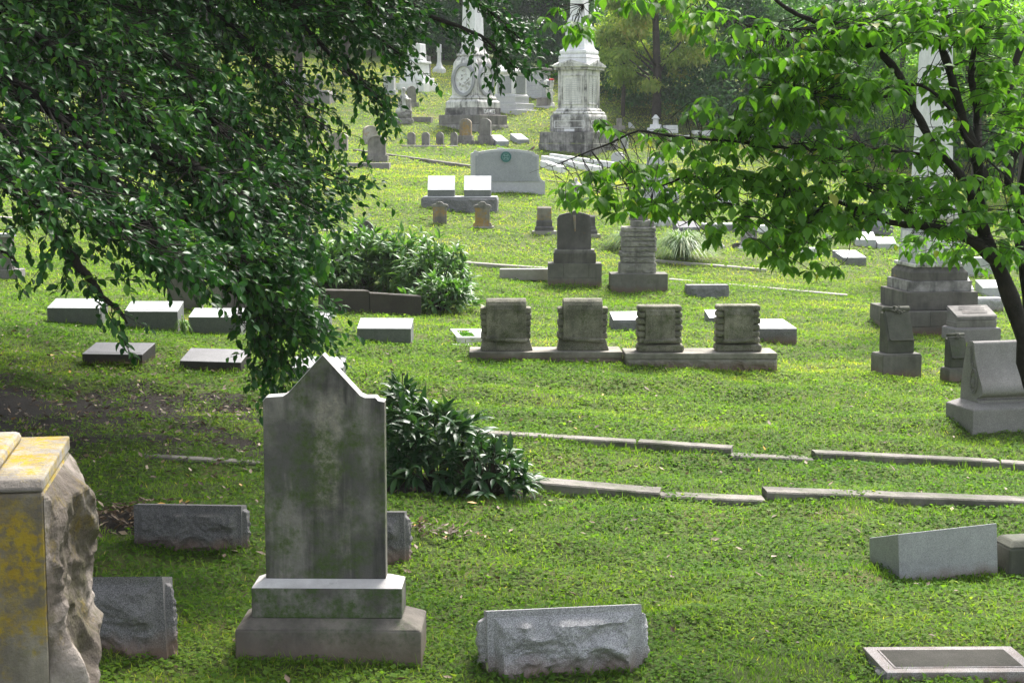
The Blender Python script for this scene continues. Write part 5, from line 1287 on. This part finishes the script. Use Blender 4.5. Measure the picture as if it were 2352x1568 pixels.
# right: dogwood with dark limbs
dx_, dy_ = at(2480, 1560, 9.3).x + .02, 9.3
dog = thing('dogwood_tree', 'dogwood with black limbs and large drooping leaves over the right side', 'tree', (dx_, dy_, G(dx_, dy_)))
d_ = np.array([dx_, dy_, G(dx_, dy_)])
limbs_px = [  # survey points (x, y, distance, thickness px)
 ([(2480,1560,9.3,62),(2420,1150,9.3,56),(2376,870,9.3,52),(2352,760,9.3,44),(2322,690,9.25,36),(2286,600,9.2,33),(2262,540,9.2,30)], 'trunk'),
 ([(2385,1000,9.35,40),(2376,760,9.4,34),(2358,640,9.4,32),(2345,540,9.4,30),(2350,440,9.4,30),(2372,330,9.5,26),(2400,200,9.6,20)], 'trunk'),
 ([(2262,540,9.2,28),(2246,480,9.2,28),(2262,430,9.2,30),(2240,350,9.1,30),(2218,300,9.1,25),(2202,250,9.0,22),(2190,200,9.0,20),(2176,140,9.0,20),(2146,70,9.0,17),(2105,0,9.0,14),(2070,-90,9.0,10)], 'branch'),
 ([(2238,340,9.1,22),(2243,300,9.2,18),(2246,230,9.2,17),(2228,180,9.2,14),(2232,140,9.2,12),(2252,60,9.2,11),(2280,-40,9.2,8)], 'branch'),
 ([(2350,480,9.4,24),(2310,420,9.3,22),(2330,350,9.4,20),(2365,300,9.4,18)], 'branch'),
 ([(2250,500,9.2,22),(2218,420,9.1,19),(2172,362,9.0,19),(2128,307,8.9,18),(2098,246,8.9,15),(2080,196,8.8,17),(2060,160,8.8,17),(2028,130,8.8,18),(1990,98,8.8,15),(1960,84,8.8,14),(1905,61,8.7,13),(1846,42,8.7,11),(1790,8,8.6,9),(1720,-60,8.6,5)], 'branch'),
 ([(2286,600,9.2,28),(2240,555,9.1,26),(2190,530,9.0,22),(2112,517,8.9,17),(2047,514,8.8,14),(2005,495,8.8,12),(1965,478,8.7,10),(1905,455,8.7,9),(1850,432,8.7,9),(1800,428,8.6,10),(1770,412,8.6,11),(1740,402,8.6,12),(1700,406,8.6,10),(1640,420,8.6,8),(1580,400,8.5,6),(1520,430,8.5,4),(1440,420,8.5,3),(1360,440,8.5,2.5),(1308,450,8.5,2)], 'branch'),
 ([(2085,205,8.8,9),(2042,223,8.7,8),(1975,218,8.7,7),(1918,226,8.7,6),(1860,215,8.6,4),(1800,200,8.6,3)], 'branch'),
 ([(2096,194,8.8,9),(2120,196,8.7,9),(2160,225,8.8,8),(2200,272,8.8,8),(2218,315,8.9,7),(2260,360,8.9,6),(2295,392,9,5)], 'branch'),
 ([(2173,362,9.0,9),(2080,350,8.9,8),(1980,340,8.8,7),(1870,345,8.7,6),(1750,335,8.6,6),(1674,323,8.5,6),(1614,320,8.5,7),(1555,314,8.5,7),(1495,305,8.4,6),(1461,295,8.4,5),(1430,318,8.4,5),(1395,331,8.4,4.5),(1341,353,8.4,4),(1300,370,8.4,3),(1268,383,8.4,2)], 'branch'),
 ([(1900,61,8.7,6),(1800,70,8.6,5),(1720,60,8.6,4),(1640,40,8.5,3),(1590,10,8.5,2)], 'branch'),
 ([(1720,-60,8.6,5),(1560,-50,8.5,4),(1430,-30,8.4,3),(1340,10,8.4,2)], 'branch'),
 ([(2112,517,8.9,8),(2060,470,8.8,6),(1980,430,8.7,5),(1900,380,8.6,4),(1840,330,8.6,3)], 'branch'),
 ([(1700,406,8.6,6),(1640,450,8.5,5),(1600,500,8.5,4),(1560,520,8.5,2)], 'branch'),
 ([(1900,455,8.7,6),(1860,510,8.6,5),(1820,560,8.6,4),(1790,600,8.6,2)], 'branch'),
 ([(1965,478,8.7,5),(1955,540,8.6,2.5),(1948,600,8.6,2),(1905,622,8.6,1.5)], 'branch'),
 ([(2262,540,9.2,20),(2220,490,9.2,16),(2196,455,9.3,12),(2160,420,9.3,8)], 'branch'),
 ([(2322,194,10.2,16),(2299,268,10.2,14),(2340,120,10.2,16),(2360,60,10.2,14)], 'branch'),
]
limb_pts = []
def build_dogwood():
    for pts, nm in limbs_px:
        W = np.array([tuple(at(x, y, Y)) for x, y, Y, w in pts]); wd = np.array([w * Y / F / 2 for x, y, Y, w in pts])
        if pts[0][1] == 1560: W[0] = [d_[0], d_[1], d_[2] - .1]; wd[0] = .13
        n = len(pts) * 3; P = smooth(polyline(W, n), 1)
        dd = np.r_[0, np.cumsum(np.linalg.norm(np.diff(W, axis=0), axis=1))]; r = np.interp(np.linspace(0, dd[-1], n), dd, wd)
        P += rng.normal(size=P.shape) * r[:, None] * .13
        MB().tube([tuple(q) for q in (P - d_)], list(r * (1 + .08 * rng.normal(size=n))), 9 if r.max() > .02 else 5).build(nm, M['bark'], dog, smooth=True)
        limb_pts.append(P)
    LPt = np.concatenate(limb_pts)
    # leaf whorls in loose masses: (x, y, rx, ry, number of whorls, distance)
    masses = [(1330,60,40,45,10,8.4),(1265,35,25,25,3,8.4),(1480,-5,110,28,22,8.4),(1600,30,50,45,16,8.5),(1660,70,60,50,18,8.5),(1700,140,50,50,9,8.5),(1775,110,70,75,26,8.6),(1860,130,90,75,34,8.6),(1950,60,110,60,40,8.7),
      (2050,50,110,55,36,8.8),(2160,40,90,60,30,8.9),(2280,50,90,60,34,9.0),(1900,200,110,60,34,8.6),(2000,200,90,55,22,8.7),(1800,240,90,50,26,8.6),(1720,290,80,40,22,8.5),(1600,330,90,40,16,8.5),(1500,318,60,28,6,8.4),
      (1560,390,110,40,28,8.5),(1430,400,70,35,22,8.5),(1320,440,34,40,12,8.5),(1440,455,70,38,26,8.5),(1560,460,90,40,34,8.5),(1680,450,90,50,28,8.5),(1700,370,110,55,30,8.5),(1820,350,110,60,32,8.6),(1950,330,110,60,34,8.7),
      (1820,440,90,50,34,8.6),(1780,520,70,50,34,8.5),(1850,520,90,60,44,8.6),(1800,590,40,30,9,8.5),(1950,430,120,60,44,8.7),(2080,420,110,60,42,8.8),(1940,500,90,40,34,8.7),(2100,330,80,50,22,8.8),(2200,440,100,50,34,9.0),(2250,370,70,40,12,9.0),
      (2060,480,80,30,16,8.8),(2180,500,90,34,22,9.0),(2300,480,70,70,34,9.1),(2320,580,50,45,16,9.2),(2230,590,50,26,10,9.1),(2330,250,50,110,28,9.3),(2260,160,60,80,22,9.1),(1890,612,36,16,5,8.6),(2125,562,78,34,22,9.8),(1655,530,34,22,6,8.5),(1740,555,20,16,4,8.5),(2180,250,40,60,9,9.0),(1400,285,60,20,4,8.4),
      (1640,270,70,50,12,8.5),(2150,190,40,50,8,9.0)]
    P0 = []; 
    for x, y, rx, ry, n, Y in masses:
        for _ in range(int(n * (1.75 if (y < 310 and x > 1700) else 1.0))):
            a = random.random() * 6.283; r = random.random() ** .55
            P0.append(tuple(at(x + rx * r * math.cos(a) * 1.05, y + ry * r * math.sin(a), Y + random.gauss(0, .28))))
    P0 = np.array(P0); tw = MB(); LP, LD, LN, LL = [], [], [], []
    for p in P0:
        dd = np.linalg.norm(LPt - p, axis=1) + .25 * np.maximum(0, p[2] - LPt[:, 2]); q = LPt[np.argmin(dd)]
        v = p - q; L = np.linalg.norm(v)
        if L > .32:
            q = p - v / L * .32
        m = (p + q) / 2 + np.array([0, 0, .04 * min(1, L)]) + rng.normal(size=3) * .015
        tw.tube([tuple(q), tuple(m), tuple(p)], [.0026, .0022, .0016], 4)
        k = rng.integers(4, 8); az = rng.random() * 6.28 + np.arange(k) * 2 * math.pi / k + rng.normal(size=k) * .3
        droop = -.75 + rng.normal(size=k) * .4
        D = unit(np.stack([np.cos(az), np.sin(az), droop], 1)); N = unit(np.stack([np.cos(az) * .6, np.sin(az) * .6, np.full(k, 1.0)], 1) + rng.normal(size=(k, 3)) * .2)
        LP.append(np.repeat(p[None, :], k, 0) + D * .008); LD.append(D); LN.append(N); LL.append(.034 + .056 * rng.random(k) ** .8)
    P = np.concatenate(LP); D = np.concatenate(LD); N = np.concatenate(LN); L = np.concatenate(LL)
    leaves_obj('foliage', P - d_, D, N, L, L * .54, M['dogwood'], dog, big=True, fold=.3, curl=.22, rnd=np.clip(rng.beta(2, 3.2, len(P)) + (rng.random(len(P)) < .03) * .5, 0, 1), smooth=True)
    tw.v = [(x - d_[0], y - d_[1], z - d_[2]) for x, y, z in tw.v]; tw.build('twigs', M['bark'], dog)
    # bare grey twigs along the thin outer branch
    mb = MB()
    for P in (limb_pts[9],):
        for i in range(len(P) // 2, len(P)):
            for _ in range(2):
                a = P[i]; d = rng.normal(size=3) * np.array([1, .6, 1]); d /= np.linalg.norm(d); l = rng.random() * .16 + .05
                b = a + d * l * .5 + rng.normal(size=3) * .02; c = b + d * l * .5 + rng.normal(size=3) * .04
                mb.tube([tuple(a - d_), tuple(b - d_), tuple(c - d_)], [.0018, .0014, .0008], 4)
    mb.build('bare_twigs', M['bark_far'], dog)
build_dogwood()
crown_fill(dog, d_, (4.2, 10.5, 3.9), (4.2, 4.6, 1.7), 4500, .15, M['dogwood'], zmin=.9)

# ------------------------------------------------------------------ background trees
def far_tree(name, label, x, Y, r, h, z0, mat, n=9000, leaf=.14, trunk=.18, droop=0.0, group='trees at the edge of the woods', shape=1.0, cat='tree', thin=.75, nb=30, tw=.5, rbs=1.0):
    X = (x - 1176) / F * Y; g = G(X, Y); t = thing(name, label, cat, (X, Y, g), 0, group)
    B = rdir(nb) * (rng.random((nb, 1)) ** .33) * np.array([r * .8, r * .8, (h - z0) / 2 * .85]) + np.array([0, 0, (h + z0) / 2])
    rb = r * (.22 + .20 * rng.random(nb)) * rbs
    w = np.where(B[:, 2] + g > 9, .25, 1.0) * np.where(B[:, 1] > r * .3, .4, 1); w /= w.sum()
    i = rng.choice(nb, n, p=w); O = rdir(n); O[:, 2] = np.abs(O[:, 2]) * .8 - .25; O = unit(O)
    P = B[i] + O * (rb[i] * (thin + (1 - thin) * rng.random(n)))[:, None] * np.array([1.1, 1.1, .8]) + rng.normal(size=(n, 3)) * .07
    P[:, 2] = np.maximum(P[:, 2], .08)
    big = np.where(B[i, 2] + g > 9, 2.0, 1.0)
    L = leaf * (.6 + .8 * rng.random(n)) * big
    D = unit(O * .6 + rng.normal(size=(n, 3)) * .6 + np.array([0, 0, -droop])); N = unit(O * .5 + np.array([0, 0, 1]) + rng.normal(size=(n, 3)) * .4)
    br = rng.random(nb)
    leaves_obj('crown', P, D, N, L, L * tw, mat, t, rnd=np.clip(.55 * rng.random(n) + .45 * br[i], 0, 1))
    if trunk:
        mb = MB().tube([(0, 0, -.3), (.03, 0, h * .2), (-.06, .05, h * .45), (.05, 0, h * .85)], [trunk * 1.25, trunk, trunk * .8, trunk * .25], 10)
        for k in range(9):
            b = B[k]; z = min(h * .6, max(.3, b[2] * .6)); mb.tube([(0, 0, z), tuple(b * np.array([.5, .5, 0]) + np.array([0, 0, (z + b[2]) / 2])), tuple(b)], [trunk * .35, trunk * .22, .015], 5)
        mb.build('trunk', M['bark_far'], t, smooth=True)
    return t
ft = far_tree
ft('magnolia_tree', 'dark magnolia directly behind the tall obelisk', 1262, 73, 3.2, 11, .3, M['magnolia'], 15000, .17, trunk=.3)
ft('magnolia_tree', 'dark magnolia behind the pale stepped monument', 1172, 78, 3.0, 12, .5, M['magnolia'], 12000, .17, trunk=.3)
ft('yellowing_tree', 'tree with feathery yellow-green leaves right of the tall obelisk', 1504, 59.5, 2.5, 8.0, -.2, M['golden'], 17000, .20, trunk=.15, droop=.5, tw=.34, nb=70, thin=.3, rbs=.55)
ft('yellowing_tree', 'smaller yellowing branchy sapling close to the obelisk', 1428, 60, 1.2, 6.5, .6, M['golden'], 5000, .18, trunk=.07, droop=.5, tw=.3, thin=.5)
ft('evergreen_shrub', 'dark evergreen shrub left of the hollow beneath the yellowing tree', 1415, 67, 1.5, 3.4, .1, M['deepgreen'], 7000, .15, trunk=.06, cat='shrub')
ft('broadleaf_shrub', 'mid green bushy shrub right of the yellowing tree trunk', 1555, 65.5, 1.35, 4.0, .1, M['midgreen'], 7000, .13, trunk=.06, cat='shrub')
ft('broadleaf_shrub', 'dark green shrub in the middle of the right-hand woods edge', 1625, 68, 1.8, 5.0, .1, M['deepgreen'], 8000, .14, trunk=.08, cat='shrub')
ft('broadleaf_tree', 'light green tree seen through the gap between dogwood branches', 1712, 62, 1.9, 8, .4, M['midgreen'], 15000, .12, trunk=.12)
ft('broadleaf_tree', 'fresh green tree behind the middle of the dogwood', 1800, 66, 2.4, 9, .3, M['brightgreen'], 11000, .13, trunk=.15)
ft('broadleaf_tree', 'deep green tree behind the dogwood forks', 1905, 64, 2.4, 9, .2, M['midgreen'], 10000, .14, trunk=.15)
ft('broadleaf_tree', 'dark tree left of the obelisk shaft among the dogwood limbs', 2020, 60, 2.4, 9, .2, M['deepgreen'], 10000, .14, trunk=.15)
ft('broadleaf_tree', 'low fresh green tree on the hill behind the left dogwood fork', 1960, 54, 2.0, 7, -.3, M['midgreen'], 11000, .12, trunk=.1)
ft('broadleaf_tree', 'light green low-branched tree just left of the white shaft', 2065, 52, 1.7, 7, -.3, M['brightgreen'], 10000, .11, trunk=.1)
ft('broadleaf_tree', 'mid green low-branched tree just right of the white shaft', 2190, 53, 1.7, 7, -.3, M['midgreen'], 10000, .11, trunk=.1)
ft('broadleaf_tree', 'bright yellow-green tree behind the right dogwood stems', 2235, 44, 1.9, 8, .5, M['brightgreen'], 15000, .10, trunk=.12)
ft('broadleaf_tree', 'yellow-green tree at the right edge behind the dogwood', 2345, 46, 2.2, 8, .4, M['brightgreen'], 12000, .10, trunk=.15)
ft('broadleaf_tree', 'small light green tree behind the slim white pedestal', 990, 80, 2.3, 12, 1.8, M['midgreen'], 8000, .16, trunk=.15)
ft('broadleaf_tree', 'dark tree between the slim pedestal and the oval relief monument', 1068, 80, 2.8, 12, .3, M['deepgreen'], 9000, .16, trunk=.2)
ft('broadleaf_tree', 'deep green tree behind the white marble monument', 905, 79, 2.8, 12, .2, M['deepgreen'], 8000, .17, trunk=.2)
ft('broadleaf_tree', 'bright sunlit tree behind the middle of the holly', 690, 58, 2.6, 9, .8, M['brightgreen'], 13000, .13, trunk=.15)
ft('broadleaf_tree', 'bright tree glimpsed through the gap under the upper holly branches', 800, 66, 2.2, 9, 1.0, M['midgreen'], 8000, .15, trunk=.15)
ft('broadleaf_tree', 'dark tree behind the dense left part of the holly', 480, 72, 3.6, 12, .2, M['deepgreen'], 7000, .2, trunk=.2)
ft('broadleaf_tree', 'green tree behind the far upper left of the holly', 250, 70, 3.6, 12, .4, M['midgreen'], 7000, .2, trunk=.2)
ft('broadleaf_tree', 'green tree at the far left behind the holly', 30, 66, 3.6, 12, .2, M['midgreen'], 7000, .2, trunk=.2)
ft('evergreen_shrub', 'low dark shrub beside the vault block near the magnolia', 1300, 70, 1.2, 2.4, .05, M['deepgreen'], 4000, .14, trunk=.05, cat='shrub')
ft('evergreen_shrub', 'dark undergrowth shrub behind the slim white pedestal', 1020, 75, 1.5, 2.4, .05, M['deepgreen'], 5000, .14, trunk=.05, cat='shrub')
ft('evergreen_shrub', 'small bright shrub in front of the obelisk shaft beside dogwood stems', 2130, 30, .75, 2.0, .1, M['brightgreen'], 4500, .07, trunk=.03, cat='shrub', group=None)

def undergrowth():
    nb = 1300; n = 230000
    bx = rng.uniform(-26, 26, nb)
    edge = np.interp(bx, [-30, -8, -3.5, 0, 2.5, 4.2, 5.2, 7, 11, 16, 32], [70, 76, 75, 74, 68, 62, 60, 58.5, 55, 50, 48])
    by = edge + rng.random(nb) ** 1.2 * 7; bz = ground(bx, by) + rng.uniform(.05, 3.6, nb) * np.clip((by - edge) / 3 + .25, 0, 1.2)
    i = rng.integers(0, nb, n); O = rdir(n); O[:, 2] = np.abs(O[:, 2]); P = np.stack([bx, by, bz], 1)[i] + O * rng.uniform(.35, 1.1, nb)[i][:, None]
    P[:, 2] = np.maximum(P[:, 2], ground(P[:, 0], P[:, 1]) + .05)
    L = rng.uniform(.09, .22, n); tone = rng.random(nb)
    o = leaves_obj('undergrowth', P, rdir(n), unit(O + np.array([0, 0, .8])), L, L * .6, M['under'], rnd=np.clip(tone[i] * .7 + .3 * rng.random(n), 0, 1))
    setp(o, 'dark tangled undergrowth along the foot of the woods', 'undergrowth', kind='stuff')
undergrowth()
def woods():
    nb = 420; n = 60000
    bx = rng.uniform(-44, 44, nb); by = rng.uniform(84, 104, nb); bz = ground(bx, by) + rng.uniform(.5, 20, nb)
    low = rng.random(nb) < .45; bz = np.where(low, ground(bx, by) + rng.uniform(.3, 6, nb), bz)
    i = rng.integers(0, nb, n); O = rdir(n); P = np.stack([bx, by, bz], 1)[i] + O * rng.uniform(1.3, 3.0, nb)[i][:, None]
    P[:, 2] = np.maximum(P[:, 2], ground(P[:, 0], P[:, 1]) + .1)
    L = rng.uniform(.25, .5, n)
    o = leaves_obj('woods', P, rdir(n), unit(O + np.array([0, 0, .8])), L, L * .6, M['deepgreen'])
    setp(o, 'dark woods closing off the hilltop behind the monuments', 'woods', kind='stuff')
woods()

# ------------------------------------------------------------------ damp air
def haze():
    mb = MB().box(-70, 70, -6, 170, -8, 34)
    m = bpy.data.materials.new('damp air'); m.use_nodes = True; nt = m.node_tree; nt.nodes.clear()
    v = nt.nodes.new('ShaderNodeVolumePrincipled'); v.inputs['Density'].default_value = .0004; v.inputs['Color'].default_value = (.93, .96, 1, 1)
    o = nt.nodes.new('ShaderNodeOutputMaterial'); nt.links.new(v.outputs[0], o.inputs['Volume'])
    h = mb.build('haze', m); setp(h, 'thin pale haze of damp air over the cemetery slope', 'haze', kind='stuff')
haze()
# ------------------------------------------------------------------ light, sky, camera
sun_to = Vector((.38, .80, 1.15)).normalized()
L = bpy.data.lights.new('sun', 'SUN'); L.energy = 3.3; L.angle = RAD(22); L.color = (1.0, .96, .90)
lo = bpy.data.objects.new('sun', L); COL.objects.link(lo); lo.rotation_euler = sun_to.to_track_quat('Z', 'Y').to_euler()
W = bpy.data.worlds.new('World'); S.world = W; W.use_nodes = True
nt = W.node_tree; nt.nodes.clear()
sk = nt.nodes.new('ShaderNodeTexSky'); sk.sky_type = 'NISHITA'; sk.sun_disc = False
sk.sun_elevation = math.asin(sun_to.z); sk.sun_rotation = math.atan2(sun_to.x, sun_to.y); sk.dust_density = 3.0; sk.air_density = 1.0
hs = nt.nodes.new('ShaderNodeHueSaturation'); hs.inputs['Saturation'].default_value = .38
bg = nt.nodes.new('ShaderNodeBackground'); bg.inputs['Strength'].default_value = .118
wo = nt.nodes.new('ShaderNodeOutputWorld')
nt.links.new(sk.outputs[0], hs.inputs['Color']); nt.links.new(hs.outputs[0], bg.inputs['Color']); nt.links.new(bg.outputs[0], wo.inputs[0])
cam = bpy.data.cameras.new('camera'); cam.sensor_width = 36; cam.lens = F / 2352 * 36; cam.clip_end = 500; cam.clip_start = .1
co = bpy.data.objects.new('camera', cam); COL.objects.link(co); co.location = (0, 0, 0); co.rotation_euler = (math.pi / 2 - PITCH, 0, 0)
S.camera = co
S.view_settings.view_transform = 'Standard'; S.view_settings.look = 'None'; S.view_settings.gamma = 1; S.view_settings.exposure = 1.88
S.view_settings.use_curve_mapping = False
S.cycles.max_bounces = 6; S.cycles.transparent_max_bounces = 4
